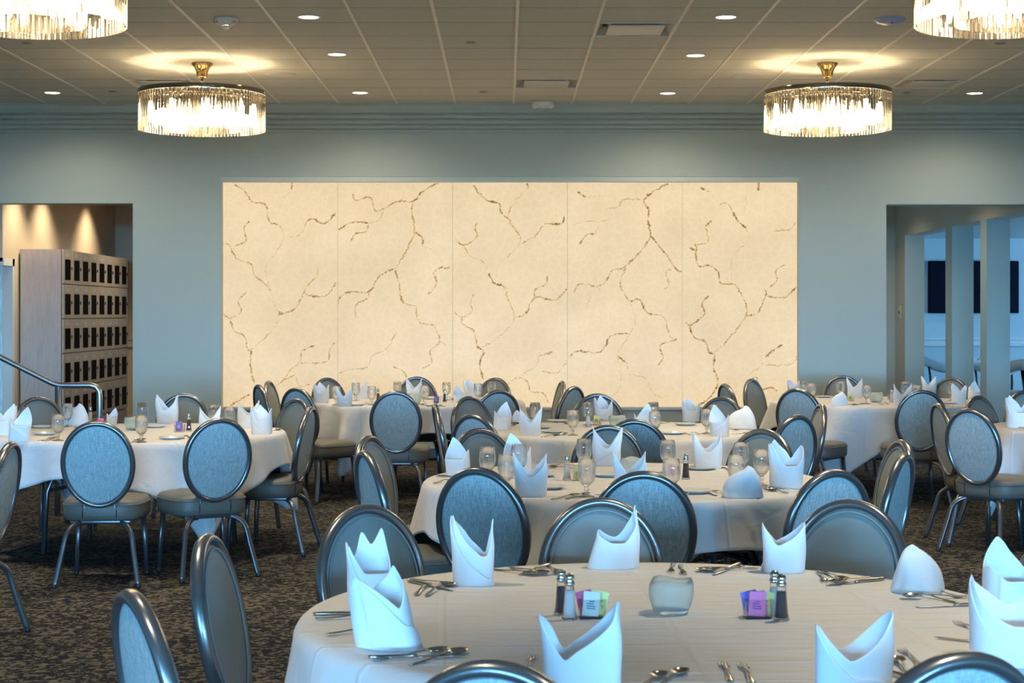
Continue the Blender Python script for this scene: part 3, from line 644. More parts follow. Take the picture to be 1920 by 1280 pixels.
# ------------------------------------------------------------ banquet chair
def chair_proto():
    t = thing('banquet_chair', 'x', 'chair', (0,0,0))
    # seat cushion
    bm = bmesh.new(); N = 40; lv = [(.80,.362),(.93,.364),(.985,.376),(1.0,.40),(1.0,.435),(.985,.462),(.93,.478),(.75,.487),(.4,.492)]
    rings = []
    for s, z in lv:
        ring = []
        for i in range(N):
            a = 2*PI*i/N; c, q = math.cos(a), math.sin(a); e = .52
            x = math.copysign(abs(c)**e, c)*.235*s; y = math.copysign(abs(q)**e, q)*.225*s
            x *= 1+.06*(y/.225)
            ring.append(bm.verts.new((x, y+.02, z)))
        rings.append(ring)
    for A, B in zip(rings, rings[1:]):
        for i in range(N): bm.faces.new((A[i], A[(i+1)%N], B[(i+1)%N], B[i]))
    bm.faces.new(rings[0][::-1]); bm.faces.new(rings[-1])
    obj('seat', bm, M['seat_vinyl'], t)
    obj('seat_base', bbox(-.17,.17,-.17,.20,.345,.366, bev=.006), M['leg'], t)
    bm = sweep([(.2355*math.copysign(abs(math.cos(a))**.52, math.cos(a))*(1+.06*math.copysign(abs(math.sin(a))**.52, math.sin(a))), .225*math.copysign(abs(math.sin(a))**.52, math.sin(a))+.02, .452) for a in [2*PI*i/48 for i in range(48)]], .004, 6, closed=True)
    obj('seat_piping', bm, M['seat_vinyl'], t)
    # back: local frame, leaning
    lean = math.radians(11); cy, cz = -.243, .688
    def B(x, y, z): return (x, cy+y*math.cos(lean)-z*math.sin(lean), cz+z*math.cos(lean)+y*math.sin(lean))
    A_, B_ = .1935, .2385
    def ov(a): return A_*math.cos(a)*(1-.025*math.sin(a)*-1), B_*math.sin(a)
    def disc(front, yoff, bulge, sc_):
        bm = bmesh.new(); N = 48; c = bm.verts.new(B(0, yoff+front*bulge, 0)); prev = None; sg = [.2,.45,.7,.86,.95,.99,1.0]; hh = [.97,.85,.62,.42,.24,.08,-.35]
        rings = []
        for s, h in zip(sg, hh):
            rings.append([bm.verts.new(B(ov(2*PI*i/N)[0]*s*sc_, yoff+front*bulge*h, ov(2*PI*i/N)[1]*s*sc_)) for i in range(N)])
        for i in range(N): bm.faces.new((c, rings[0][i], rings[0][(i+1)%N]))
        for P, Q in zip(rings, rings[1:]):
            for i in range(N): bm.faces.new((P[i], Q[i], Q[(i+1)%N], P[(i+1)%N]))
        bm.faces.new(rings[-1]); bmesh.ops.recalc_face_normals(bm, faces=bm.faces[:]); return bm
    obj('backrest', disc(1, .006, .022, .945), M['vinyl'], t)
    obj('back_panel', disc(-1, -.006, .012, .95), M['fabric'], t)
    def ring(s, y, rx, ry, m, nm):
        P = [B(ov(2*PI*i/64)[0]*s, y, ov(2*PI*i/64)[1]*s) for i in range(64)]
        return obj(nm, sweep(P, rx, 12, closed=True, ry=ry, up=Vector(B(0,1,0))-Vector(B(0,0,0))), m, t)
    ring(1.0, 0, .0165, .0205, M['frame'], 'back_frame')
    ring(.885, .016, .0035, .0035, M['vinyl'], 'back_piping')
    # supports under the oval
    for s in (-1,1):
        obj('seat_seam', sweep([(s*.095,-.185,.366),(s*.095,-.2045,.39),(s*.095,-.2075,.42),(s*.095,-.2045,.455)], .0022, 6), M['rubber'], t)
        obj('back_support', sweep([(s*.085,-.15,.35),(s*.085,-.178,.40),B(s*.085,.0,-.205)], .012, 8, square=True, ry=.009, up=Vector((1,0,0))), M['leg'], t)
    for s in (-1,1):
        P = catmull([(s*.09,-.14,.350),(s*.135,-.175,.345),(s*.178,-.215,.30),(s*.20,-.245,.19),(s*.232,-.295,.012)], 6)
        lg = obj('leg', sweep(P, .0135, 8, square=True, up=Vector((0,1,0))), M['leg'], t)
        obj('foot_glide', lathe([(0,0),(.013,0),(.015,.006),(.0165,.022),(0,.024)], 12, cx=s*.233, cy=-.2965), M['rubber'], lg)
        P = [(s*.185,.185,.356),(s*.196,.198,.2),(s*.205,.208,.012)]
        lg = obj('leg', sweep(P, .013, 8, square=True, up=Vector((0,1,0))), M['leg'], t)
        obj('foot_glide', lathe([(0,0),(.012,0),(.014,.006),(.0155,.022),(0,.024)], 12, cx=s*.2055, cy=.2085), M['rubber'], lg)
    return t
TB = {1:(.41,4.31), 2:(.56,7.83), 3:(.78,11.2), 4:(-.77,14.9), 5:(-2.39,11.0), 6:(3.31,14.85), 7:(4.27,11.4), 8:(-3.75,7.9)}
TN = {1:'near round table', 2:'second round table', 3:'third round table', 4:'back table before the glowing wall', 5:'left round table', 6:'back right round table', 7:'right edge table', 8:'unseen table at the left'}
ckc = Kind(chair_proto())
TOPZ = .935
CHAIRS = [ # table, px, py of the top of the back, yaw change, label
(1,682,947,0,'oval-backed chair facing the camera behind the tall pair of napkins, near table left'),
(1,1125,934,0,'oval-backed chair facing the camera at the far side of the near table'),
(1,1598,937,0,'oval-backed chair facing the camera at near table, right of the rolled napkin'),
(1,1985,1008,0,'chair only its left rim in view at the right edge beside near table'),
(1,385,1003,8,'chair turned sideways left of the near table, smooth grey front showing'),
(1,245,1108,0,'foremost left chair seen from its woven back, edge-on and cut by the bottom'),
(1,925,1240,0,'chair of which only the top rim shows at the bottom edge, left of centre'),
(1,1805,1224,0,'chair of which only the top rim shows in the bottom right corner'),
(2,895,877,0,'woven-backed chair at the left front of the second table'),
(2,1207,884,0,'woven-backed chair at the middle front of the second table'),
(2,1565,881,0,'woven-backed chair at the right front of the second table'),
(2,1692,825,0,'chair right of second table showing its smooth taupe front, the farther of two'),
(2,1697,851,0,'chair right of second table with blue-lit woven back, the nearer of two'),
(2,897,803,0,'chair facing the camera at the left rear of the second table'),
(2,1140,797,0,'chair facing the camera at the middle rear of the second table'),
(2,1432,804,0,'chair facing the camera at the right rear of the second table'),
(2,690,817,0,'chair left of second table showing its smooth front, the farther of two'),
(2,683,845,0,'chair left of second table with narrow woven back, the nearer of two'),
(3,878,743,0,'chair facing the camera at the left rear of the third table'),
(3,886,776,0,'woven-backed chair at the left front of the third table'),
(3,815,757,8,'chair seen almost edge-on left of the third table'),
(3,1120,738,0,'chair facing the camera at the middle rear of the third table'),
(3,1355,744,0,'chair facing the camera at the right rear of the third table'),
(3,1496,778,0,'woven-backed chair at the right front of the third table'),
(3,1541,757,0,'taupe-fronted chair edge-on at the right of the third table'),
(3,1190,786,0,'woven-backed chair at the middle front of third table, behind second table'),
(4,741,733,0,'woven-backed chair, full oval in view, in front of back left-centre table'),
(4,935,731,0,'woven-backed chair at the right front of the table before glowing wall'),
(4,612,708,0,'chair facing the camera at the left rear before the glowing wall'),
(4,781,706,0,'chair facing the camera at the middle rear before the glowing wall'),
(4,930,708,0,'chair facing the camera at the right rear before the glowing wall'),
(4,1055,714,0,'dark-fronted chair right of the back table, against the glowing stone'),
(4,1077,724,0,'blue-lit woven chair right of the back table, against the glowing stone'),
(4,484,721,0,'narrow woven chair leftmost before the glowing wall'),
(4,503,714,0,'brown-fronted chair second from left before the glowing wall'),
(4,555,727,0,'woven-backed chair at the left front of the back table'),
(5,181,790,0,'woven oval-backed chair in front of left table, full back in view, left of two'),
(5,413,784,0,'woven oval-backed chair in front of left table, right of two, over cloth corner'),
(5,584,763,0,'chair edge-on at the right of the left table, seat under its cloth'),
(5,558,748,0,'chair at the right rear of left table, taupe front showing'),
(5,345,738,0,'chair facing the camera behind the left table, against the blue wall'),
(5,70,744,0,'chair facing the camera behind left table, below the handrail'),
(6,1408,710,0,'chair with narrow front left of back right table, before the glowing stone'),
(6,1358,719,0,'chair mostly hidden, edge-on, left of the back right table'),
(6,1494,728,0,'woven-backed chair at the left front of the back right table'),
(6,1729,731,0,'woven-backed chair, full oval in view, at front of back right table'),
(6,1580,704,0,'chair facing the camera behind the back right table, against blue wall'),
(6,1785,708,0,'chair facing the camera behind back right table, before the pillars'),
(7,1832,742,0,'blue-lit smooth-fronted chair behind the two side-on chairs at right edge table'),
(7,1817,766,10,'woven-backed chair left of the right edge table, seat and legs in view'),
(7,1758,756,0,'chair seen edge-on left of right edge table, thin leaning rim'),
(7,1926,731,0,'chair partly cut off at the right edge behind the right edge table'),
(8,22,829,0,'chair cut off by the left edge, turned away from the camera'),
]
for (tb, px, py, dy, lab) in CHAIRS:
    Y = F*(CH-TOPZ)/(py-CY); X = (px-CX)/F*Y
    d = Vector((TB[tb][0]-X, TB[tb][1]-Y, 0)).normalized()
    rz = math.atan2(d.y, d.x)-PI/2+math.radians(dy)
    f = Vector((-math.sin(rz), math.cos(rz), 0))
    ckc.place((X+f.x*.29, Y+f.y*.29, 0), rz, lab, 'oval-backed chairs around the '+TN[tb])

# ------------------------------------------------------------ tables and cloths
def table_proto():
    t = thing('round_table', 'x', 'table')
    obj('tabletop', lathe([(0,.735),(.905,.735),(.915,.742),(.915,.753),(.905,.7575),(0,.7575)], 72), M['darkwood'], t)
    for sx in (-1,1):
        for sy in (-1,1):
            obj('leg', sweep([(sx*.38,sy*.28,.735),(sx*.50,sy*.34,.40),(sx*.52,sy*.35,0)], .014, 8, square=True, up=Vector((0,1,0))), M['leg'], t)
    for sx in (-1,1): obj('crossbar', sweep([(sx*.50,-.34,.40),(sx*.50,.34,.40)], .012, 8), M['leg'], t)
    return t
RT = .93
def cloth_bm(seed, half=1.143):
    rr = random.Random(seed); bm = bmesh.new(); N = 288; NR = 22; ND = 16
    ph = [rr.uniform(0, 2*PI) for _ in range(8)]; fr = [5,7,11,13,17,19,23,29]
    rings = []; c = bm.verts.new((0,0,.7605))
    for k in range(1, NR+1):
        r = RT*(k/NR)**.9 if k < NR else RT
        rings.append([bm.verts.new((r*math.cos(2*PI*i/N), r*math.sin(2*PI*i/N), .7605)) for i in range(N)])
    corner_k = [rr.randint(-1,1) for _ in range(4)]
    for k in range(1, ND+1):
        ring = []
        for i in range(N):
            a = 2*PI*i/N; L_ = min(half/max(abs(math.cos(a)), abs(math.sin(a))), half*1.36)
            hang = max(.14, L_-RT)+.012*math.sin(3*a+ph[0])
            q = k/ND; s = hang*q
            cor = abs(math.sin(2*a))**2.2
            fold = sum(math.sin(fr[j]*a+ph[j])*w for j, w in ((1,.30),(2,.35),(3,.35),(4,.25)))
            big = math.cos(16*(a-PI/4)+1.2*math.sin(2*a+ph[5]))
            amp = min(1, s/.30)
            off = .012*min(1, s/.03)+amp*(.028+.042*fold*(1-cor*.4)+cor*(.075*big+.03))+s*.05
            z = .7605-s*(.985-.07*cor) + (-.012*0)
            if s < .035: z = .7605-.035*(s/.035)**1.6*.8-(s*.0)
            tw = .06*cor*amp*math.sin(9*a+ph[6])
            r = RT+off
            ring.append(bm.verts.new((r*math.cos(a+tw), r*math.sin(a+tw), max(z, .05))))
        rings.append(ring)
    for i in range(N): bm.faces.new((c, rings[0][i], rings[0][(i+1)%N]))
    for P, Q in zip(rings, rings[1:]):
        for i in range(N): bm.faces.new((P[i], Q[i], Q[(i+1)%N], P[(i+1)%N]))
    bmesh.ops.recalc_face_normals(bm, faces=bm.faces[:]); return bm
tk = Kind(table_proto())
TL = {1:'round table under white cloth nearest the camera',2:'round table under white cloth directly behind the nearest one',3:'third round table from the camera in the middle row',4:'back round table left of centre before the glowing stone',5:'round table under cloth at the left, below the handrail',6:'round table at back right before the right opening',7:'round table cut off by the right edge'}
CROT = {1:2,2:22,3:40,4:10,5:-10,6:17,7:55}
for i in range(1,8):
    x, y = TB[i]
    tk.place((x,y,0), math.radians(CROT[i]), TL[i], 'round banquet tables')
    o = obj('tablecloth', cloth_bm(i*5+1), M['cloth']); o.location = (x,y,0); o.rotation_euler = (0,0,math.radians(CROT[i]))
    sol = o.modifiers.new('s', 'SOLIDIFY'); sol.thickness = .0015; sol.offset = 1
    tag(o, TL[i].replace('round table under white cloth','white tablecloth on the table').replace('round table under cloth','white tablecloth on the table').replace('third round table','white tablecloth on the third table').replace('back round table','white tablecloth on the back table').replace('round table','white tablecloth on the table'), 'tablecloth', 'white tablecloths on the round tables')
ZT_ = .762

# ------------------------------------------------------------ napkins
def napkin_bm(w=.15, d=.085, peaks=((0,.19,50),(180,.185,50)), h0=.11, lean=0, over=115, start=200, flare=.12, seed=0, twist=0):
    """a cloth rolled into a standing tube whose rim rises to points; a flap crosses the front on the diagonal"""
    rr = random.Random(seed); bm = bmesh.new(); tot = 360+over; N = 84; NV = 14
    p1, p2, p3 = (rr.uniform(0,6) for _ in range(3)); G = []
    for i in range(N+1):
        th = start+tot*i/N; a = math.radians(th)
        H = h0
        for (pa, ph, pw) in peaks:
            dd = abs((th-pa+180) % 360-180)
            if dd < pw:
                tc = (math.cos(math.radians(dd))-math.cos(math.radians(pw)))/(1-math.cos(math.radians(pw)))
                ts = 1-math.sin(math.radians(dd/2))/math.sin(math.radians(pw/2)); wg = abs(math.sin(math.radians(pa)))**.5
                H = max(H, h0+(ph-h0)*(tc*(1-wg)+ts*wg))
        outer = max(0, (i/N*tot-360)/over) if over else 0           # 0..1 along the flap
        if outer > 0: H *= max(.03, 1-outer**1.25)
        inner = max(0, 1-(i/N*tot)/over) if over else 0
        col = []
        for k in range(NV+1):
            v = k/NV; z = v*H; zr = z/.2
            rad = 1+flare*zr-.10*max(0, zr-.55)**1.0*3*.3+.03*math.sin(3*a+p1+5*zr)*(.4+zr)
            sq = .82
            ex = math.copysign(abs(math.cos(a+twist*z))**sq, math.cos(a+twist*z)); ey = math.copysign(abs(math.sin(a+twist*z))**sq, math.sin(a+twist*z))
            off = .004*(1 if outer > 0 else 0)+.003*outer-.002*inner
            x = ex*(w/2*rad+off)+lean*z+.004*math.sin(40*z+p2+2*a)*zr
            y = ey*(d/2*rad+off)+.004*math.sin(33*z+p3+a)*zr
            col.append(bm.verts.new((x, y, z)))
        G.append(col)
    for i in range(N):
        for k in range(NV): bm.faces.new((G[i][k], G[i+1][k], G[i+1][k+1], G[i][k+1]))
    return bm
def make_napkin(bm):
    o = obj('folded_napkin', bm, M['napkin']); s = o.modifiers.new('s','SOLIDIFY'); s.thickness = .0035; s.offset = -1
    u = o.modifiers.new('u','SUBSURF'); u.levels = u.render_levels = 1
    o['category'] = 'napkin'; return o
def cap_peak_napkin(seed, w, d, h):     # slumped napkin: soft closed hood
    rr = random.Random(seed); bm = bmesh.new(); N = 64; NV = 16; G = []; p = [rr.uniform(0,6) for _ in range(4)]
    for k in range(NV+1):
        v = k/NV; ring = []
        for i in range(N):
            a = 2*PI*i/N; prof = (1-v**1.9)**.62 if v < 1 else 0
            r = .10+.90*prof if v < .999 else .01
            fo = 1+.09*math.sin(3*a+p[0]+3*v)+.07*abs(math.sin(2.5*a+p[1]-2*v))+.04*math.sin(2*a+p[2])
            x = w/2*math.cos(a)*r*fo+.03*v*v*math.cos(p[3]); y = d/2*math.sin(a)*r*fo
            ring.append(bm.verts.new((x, y, h*v*(1+.10*math.sin(a+p[0])*v))))
        G.append(ring)
    for A, B in zip(G, G[1:]):
        for i in range(N): bm.faces.new((A[i], A[(i+1)%N], B[(i+1)%N], B[i]))
    bm.faces.new(G[-1]); return bm
NV_ = {
 'V':  lambda s: napkin_bm(.135,.08,((5,.185,92),(175,.19,88)),.085, seed=s),
 'W':  lambda s: napkin_bm(.13,.10,((5,.17,70),(110,.195,60),(182,.18,75)),.09, start=180, seed=s),
 'S':  lambda s: napkin_bm(.12,.095,((80,.20,75),(190,.14,50)),.09, start=230, seed=s, lean=.08),
 'D':  lambda s: cap_peak_napkin(s,.15,.10,.115),
}
nk = {k: Kind(make_napkin(f(i+1))) for i, (k, f) in enumerate(NV_.items())}
BIG = [ # hand-shaped napkins of the near table: px, base py, Z turn deg, params, label
(728,1212,-14,dict(w=.150,d=.10,peaks=((248,.168,75),(50,.19,85),(165,.12,60)),h0=.095,start=255,over=150,flare=-.12,seed=11,lean=-.22),'tall folded napkin at the left of near table, the nearer of the pair'),
(693,1142,10,dict(w=.110,d=.085,peaks=((55,.215,62),(100,.208,35),(182,.180,80)),h0=.10,start=200,over=110,flare=.10,seed=12,lean=-.02),'tall folded napkin at the left of near table, the farther of the pair'),
(888,1095,0,dict(w=.112,d=.075,peaks=((176,.200,112),(4,.192,55)),h0=.085,start=170,over=175,flare=.12,seed=13),'two-pointed napkin on near table in front of the woven left chair'),
(1148,1064,0,dict(w=.155,d=.09,peaks=((12,.195,80),(168,.118,95)),h0=.08,start=350,over=165,flare=-.34,seed=14,lean=.14),'napkin with one tall right point, far side of near table'),
(1470,1072,0,dict(w=.125,d=.08,peaks=((176,.150,75),(2,.150,105)),h0=.085,start=10,over=160,flare=.08,seed=15),'napkin with rolled left end, near table right of the centre bowl'),
(1890,1150,10,dict(w=.13,d=.10,peaks=((100,.20,100),(190,.13,60)),h0=.09,start=230,over=130,flare=-.05,seed=16),'pointed napkin at right edge of near table, the farther of two'),
(1885,1242,-8,dict(w=.145,d=.11,peaks=((165,.195,110),(45,.15,70)),h0=.09,start=170,over=170,flare=.06,seed=17),'large pointed napkin at right edge of near table, the nearer of two'),
(1090,1300,0,dict(w=.155,d=.09,peaks=((176,.165,70),(2,.190,112)),h0=.075,start=5,over=175,flare=.10,seed=18),'large two-pointed napkin at the bottom centre, above the hidden chair'),
(1602,1312,5,dict(w=.150,d=.09,peaks=((176,.158,85),(2,.180,100)),h0=.085,start=185,over=165,flare=.10,seed=19),'large two-pointed napkin at the bottom right of near table'),
]
for px, py, rz, kw, lab in BIG:
    o = make_napkin(napkin_bm(**kw)); p = at(px, py, ZT_); o.location = p; o.rotation_euler = (0,0,math.radians(rz))
    tag(o, lab, 'napkin', 'folded white napkins on the near table')
o = make_napkin(cap_peak_napkin(31,.135,.10,.125)); o.location = at(1722,1110,ZT_); tag(o, 'slumped hood-shaped napkin at the far right of near table', 'napkin', 'folded white napkins on the near table')
NAPS = [
(2,860,893,'S',.95,'pointed napkin at the left rim of second table, behind the woven chair'),
(2,995,930,'V',1.0,'large folded napkin at front left of second table beside two goblets'),
(2,973,893,'S',1.05,'tall spiky napkin at the left of second table, behind the large one'),
(2,1138,872,'V',1.05,'sharp V-shaped napkin at the rear middle of second table'),
(2,1181,926,'V',1.0,'napkin mostly hidden by the front middle chair of second table'),
(2,1327,878,'V',1.0,'V-shaped napkin behind a small plate on second table'),
(2,1390,932,'D',1.1,'slumped napkin at the front right of second table'),
(2,1474,914,'W',1.12,'tall upright napkin at the right end of second table'),
(3,941,805,'S',.95,'pointed napkin at the left end of third table'),
(3,994,816,'V',1.0,'two-pointed napkin at the front left of third table'),
(3,975,791,'D',.7,'low napkin behind the two-pointed one on third table'),
(3,1132,788,'W',.95,'upright napkin at the rear of third table beside the pink packets'),
(3,1205,815,'S',1.0,'napkin tip showing above the front chair of third table'),
(3,1296,790,'W',.9,'crown-like napkin at the right rear of third table'),
(3,1350,817,'S',1.0,'leaning napkin at the front right of third table'),
(3,1388,804,'D',1.3,'rounded hood-like napkin at the right end of third table'),
(4,603,755,'W',.95,'napkin at the left end of the back table, leftmost one'),
(4,646,762,'V',.9,'napkin at the front left of the back table'),
(4,677,747,'V',1.0,'napkin at the left rear of the back table'),
(4,777,746,'V',1.0,'V-shaped napkin at the rear middle of the back table'),
(4,884,750,'W',1.0,'crown-like napkin at the right of the back table'),
(4,862,756,'S',.8,'small pointed napkin at the right front of the back table'),
(4,944,742,'D',.9,'low crumpled napkin at the right rear of the back table'),
(5,10,815,'W',1.05,'napkin cut off by the left edge on the left table'),
(5,36,826,'S',1.05,'pointed napkin nearest the left edge on the left table'),
(5,140,797,'D',1.25,'slumped napkin behind goblets at the left of left table'),
(5,209,796,'S',.6,'small napkin tip above the left woven chair'),
(5,314,793,'V',1.1,'V-shaped napkin at the rear middle of left table'),
(5,393,812,'V',.95,'napkin with two tips showing above the right woven chair'),
(5,465,801,'V',1.0,'napkin at the right rear of left table, the farther of two'),
(5,491,813,'W',.98,'napkin at the right end of left table, the nearer of two'),
(6,1488,742,'W',.85,'napkin at the left rear of the back right table'),
(6,1572,760,'D',.95,'low crumpled napkin at the front left of the back right table'),
(6,1603,745,'V',1.0,'V-shaped napkin at the rear of the back right table'),
(6,1692,762,'V',1.05,'V-shaped napkin at the front of the back right table'),
(6,1742,742,'V',1.0,'two-pointed napkin behind the woven chair at back right'),
(6,1798,757,'W',.95,'crown-like napkin at the right of the back right table, nearer'),
(6,1826,750,'S',.9,'pointed napkin at the right end of the back right table'),
(7,1908,801,'W',1.15,'napkin on the table cut off by the right edge'),
]
rn = random.Random(5)
for tb, px, py, k, s, lab in NAPS:
    p = at(px, py, ZT_); sx = rn.choice((1,1,-1))
    nk[k].place(p, rn.uniform(-.25,.25), lab, 'folded white napkins on the '+TN[tb], scale=(s*sx, s, s))
np_ = q3(1831, 24.4, .76); nk['V'].place(np_, 0, 'tiny napkin on the dark table in the room beyond', None)

# ------------------------------------------------------------ glassware, shakers, bowls
def goblet_bm(): return lathe([(0,.003),(.033,.002),(.0345,.0),(.035,.003),(.02,.007),(.008,.012),(.0065,.022),(.012,.030),(.0085,.038),(.012,.045),(.024,.056),(.034,.072),(.039,.095),(.0385,.125),(.0345,.160),(.0335,.1605),(.0328,.159),(.037,.125),(.0375,.095),(.0325,.074),(.022,.059),(.0,.050)], 32)
gt = tag(obj('goblet', goblet_bm(), M['goblet']), 'x', 'glass')
gk = Kind(gt)
GOB = [
(2,914,903,'goblet at the left rear of second table beside the pointed napkin'),(2,950,921,'goblet left of the large folded napkin on second table'),(2,973,897,'goblet behind the large folded napkin on second table'),
(2,1095,884,'goblet left of the sharp V-shaped napkin on second table'),(2,1100,931,'goblet at the front middle of second table beside the salt shaker'),(2,1252,886,'goblet at the rear of second table, before the third table'),(2,1259,930,'goblet before the pink packets on second table'),
(2,1389,892,'goblet at the right rear of second table, taller looking one behind'),(2,1381,922,'goblet behind the slumped napkin on second table'),(2,1428,910,'goblet left of the tall upright napkin on second table'),
(3,1074,816,'goblet at the front left of third table'),(3,1101,797,'goblet left of the upright rear napkin on third table'),(3,1225,797,'goblet at the middle rear of third table before the ledge'),(3,1228,818,'goblet in the middle front of third table'),(3,1338,803,'goblet behind the leaning napkin on third table'),(3,1325,813,'goblet left of the leaning napkin on third table'),(3,1003,798,'goblet behind the two-pointed napkin on third table'),
(4,630,759,'goblet between the two left napkins of the back table'),(4,667,751,'goblet before the left rear napkin of the back table'),(4,697,759,'goblet beside the dark shaker at the left of back table'),(4,745,748,'goblet left of the V-shaped napkin on the back table'),(4,796,758,'goblet before the rear middle napkin of the back table'),(4,837,750,'goblet right of the violet packets on the back table'),(4,896,753,'goblet right of the crown-like napkin on the back table'),(4,922,748,'goblet before the right rear chair of the back table'),
(5,126,800,'goblet before the slumped napkin on the left table'),(5,109,826,'goblet at the front left of left table'),(5,267,798,'goblet behind another one in the middle of left table'),(5,265,829,'goblet at the front middle of left table between the chairs'),(5,401,803,'goblet at the right of left table before a napkin tip'),(5,430,808,'goblet between the two right napkins of left table'),(5,47,808,'goblet behind the pointed napkin near the left edge'),
(6,1507,748,'goblet right of the left rear napkin at back right table'),(6,1521,753,'goblet nearer of the left pair at the back right table'),(6,1576,748,'goblet left of the V-shaped napkin at the back right table'),(6,1625,757,'goblet left of the frosted bowl at the back right table'),(6,1697,749,'goblet behind the front V-shaped napkin at back right'),(6,1718,756,'goblet beside the woven chair at the back right table'),(6,1783,751,'goblet left of the crown-like napkin at back right table'),
]
for tb, px, py, lab in GOB: gk.place(at(px, py, ZT_), rn.uniform(0,3), lab, 'clear water goblets on the '+TN[tb])
# plates
pk = Kind(tag(obj('side_plate', lathe([(0,.002),(.045,.001),(.05,0),(.055,.003),(.078,.013),(.0795,.0155),(.076,.0155),(.052,.0065),(0,.005)], 48), M['plate']), 'x', 'plate'))
PL = [(2,1314,880,'small plate before the V-shaped napkin on second table'),(2,1302,924,'small plate right of the front middle chair on second table'),(2,1028,916,'small plate right of the large folded napkin on second table'),(2,1012,893,'small plate behind the goblets at the left of second table'),(2,1140,893,'small plate behind the front middle chair of second table'),
(3,1036,811,'small plate right of the two-pointed napkin on third table'),(3,1046,791,'small plate at the left rear of third table'),(3,1286,797,'small plate before the crown-like napkin on third table'),(3,1262,814,'small plate beside the forks on third table'),(3,1012,803,'small plate behind the two-pointed napkin on third table'),
(4,668,760,'small plate at the left front of the back table'),(4,806,748,'small plate beside the rear middle napkin of back table'),(4,812,761,'small plate at the right front of the back table'),
(5,80,802,'small plate at the left of left table, the farther of two'),(5,84,815,'small plate at the left of left table, the nearer of two'),(5,322,823,'small plate between the two woven chairs on left table'),(5,290,801,'small plate before the V-shaped napkin on left table'),
(6,1545,745,'small plate at the left of the back right table'),(6,1780,757,'small plate at the right of the back right table')]
for tb, px, py, lab in PL: pk.place(at(px, py, ZT_), 0, lab, 'small white side plates')
# candle bowl
def bowl_bm():
    bm = bmesh.new(); N = 60; prof = [(0,0),(.038,0),(.046,.006),(.055,.03),(.059,.052),(.058,.072),(.053,.086),(.0505,.0865),(.0550,.071),(.0555,.055),(.051,.03),(.042,.010),(0,.007)]
    rings = []
    for r, z in prof:
        if r == 0: rings.append([bm.verts.new((0,0,z))]); continue
        rings.append([bm.verts.new((r*math.cos(2*PI*i/N)*(1+.04*(z/.09)**2*math.cos(3*2*PI*i/N)), r*math.sin(2*PI*i/N)*(1+.04*(z/.09)**2*math.cos(3*2*PI*i/N)), z+(.004*math.cos(3*2*PI*i/N)*(z/.09)**4))) for i in range(N)])
    for A, B in zip(rings, rings[1:]):
        for i in range(N):
            j = (i+1)%N
            if len(A) == 1: bm.faces.new((A[0], B[j], B[i]))
            elif len(B) == 1: bm.faces.new((A[i], A[j], B[0]))
            else: bm.faces.new((A[i], A[j], B[j], B[i]))
    bmesh.ops.recalc_face_normals(bm, faces=bm.faces[:]); return bm
bk = Kind(tag(obj('candle_bowl', bowl_bm(), M['frost']), 'x', 'bowl'))
for tb, px, py, lab in [(1,1258,1148,'frosted glass bowl in the middle of near table'),(2,1185,892,'frosted glass bowl in the middle of second table'),(3,1158,803,'frosted glass bowl in the middle of third table'),(4,778,757,'frosted glass bowl in the middle of the back table'),(5,250,806,'frosted glass bowl in the middle of left table'),(6,1643,754,'frosted glass bowl in the middle of the back right table')]:
    bk.place(at(px, py, ZT_), rn.uniform(0,2), lab, 'frosted glass candle bowls')
# shakers
def shaker(fill):
    t = thing('salt_shaker' if fill == 'salt' else 'pepper_shaker', 'x', 'shaker')
    bm = bmesh.new(); n = 8
    def ring(r, z): return [bm.verts.new((r*math.cos(2*PI*(i+.5)/n), r*math.sin(2*PI*(i+.5)/n), z)) for i in range(n)]
    rs = [ring(r, z) for r, z in ((.019,0),(.0205,.004),(.019,.010),(.0165,.02),(.0125,.075),(.011,.090))]
    for A, B in zip(rs, rs[1:]):
        for i in range(n): bm.faces.new((A[i], A[(i+1)%n], B[(i+1)%n], B[i]))
    bm.faces.new(rs[0][::-1]); bm.faces.new(rs[-1]); obj('glass_body', bm, M['goblet'], t, False)
    obj('contents', lathe([(0,.006),(.0145,.007),(.0135,.03),(.0105,.074),(.0,.076)], 16), M[fill], t)
    obj('cap', lathe([(.0115,.086),(.0135,.088),(.0135,.094),(.010,.100),(.0125,.106),(.011,.113),(.006,.118),(0,.119)], 20), M['chrome'], t)
    return Kind(t)
sa, pe = shaker('salt'), shaker('pepper')
for k, tb, px, py, lab in [(sa,1,1068,1161,'salt shaker left of the bowl on near table'),(pe,1,1053,1153,'pepper shaker beside the salt, left of bowl on near table'),(pe,1,1465,1163,'pepper shaker right of the pink packets on near table'),(sa,1,1452,1155,'salt shaker behind the pepper on the right of near table'),
 (sa,2,1063,900,'salt shaker at the left of the bowl on second table'),(pe,2,1286,898,'pepper shaker at the right of the bowl on second table'),(sa,3,1103,801,'salt shaker left of the yellow packets on third table'),(pe,3,1219,800,'pepper shaker right of the pink packets on third table'),
 (pe,4,834,754,'dark shaker beside the violet packets on the back table'),(pe,4,709,753,'dark shaker beside the left goblet of the back table'),(pe,5,354,808,'pepper shaker right of the violet packets on left table'),(sa,5,169,792,'salt shaker right of the slumped napkin on left table'),(sa,6,1672,754,'salt shaker right of the bowl at back right table')]:
    k.place(at(px, py, ZT_), .3, lab, ('salt' if k is sa else 'pepper')+' shakers on the tables')
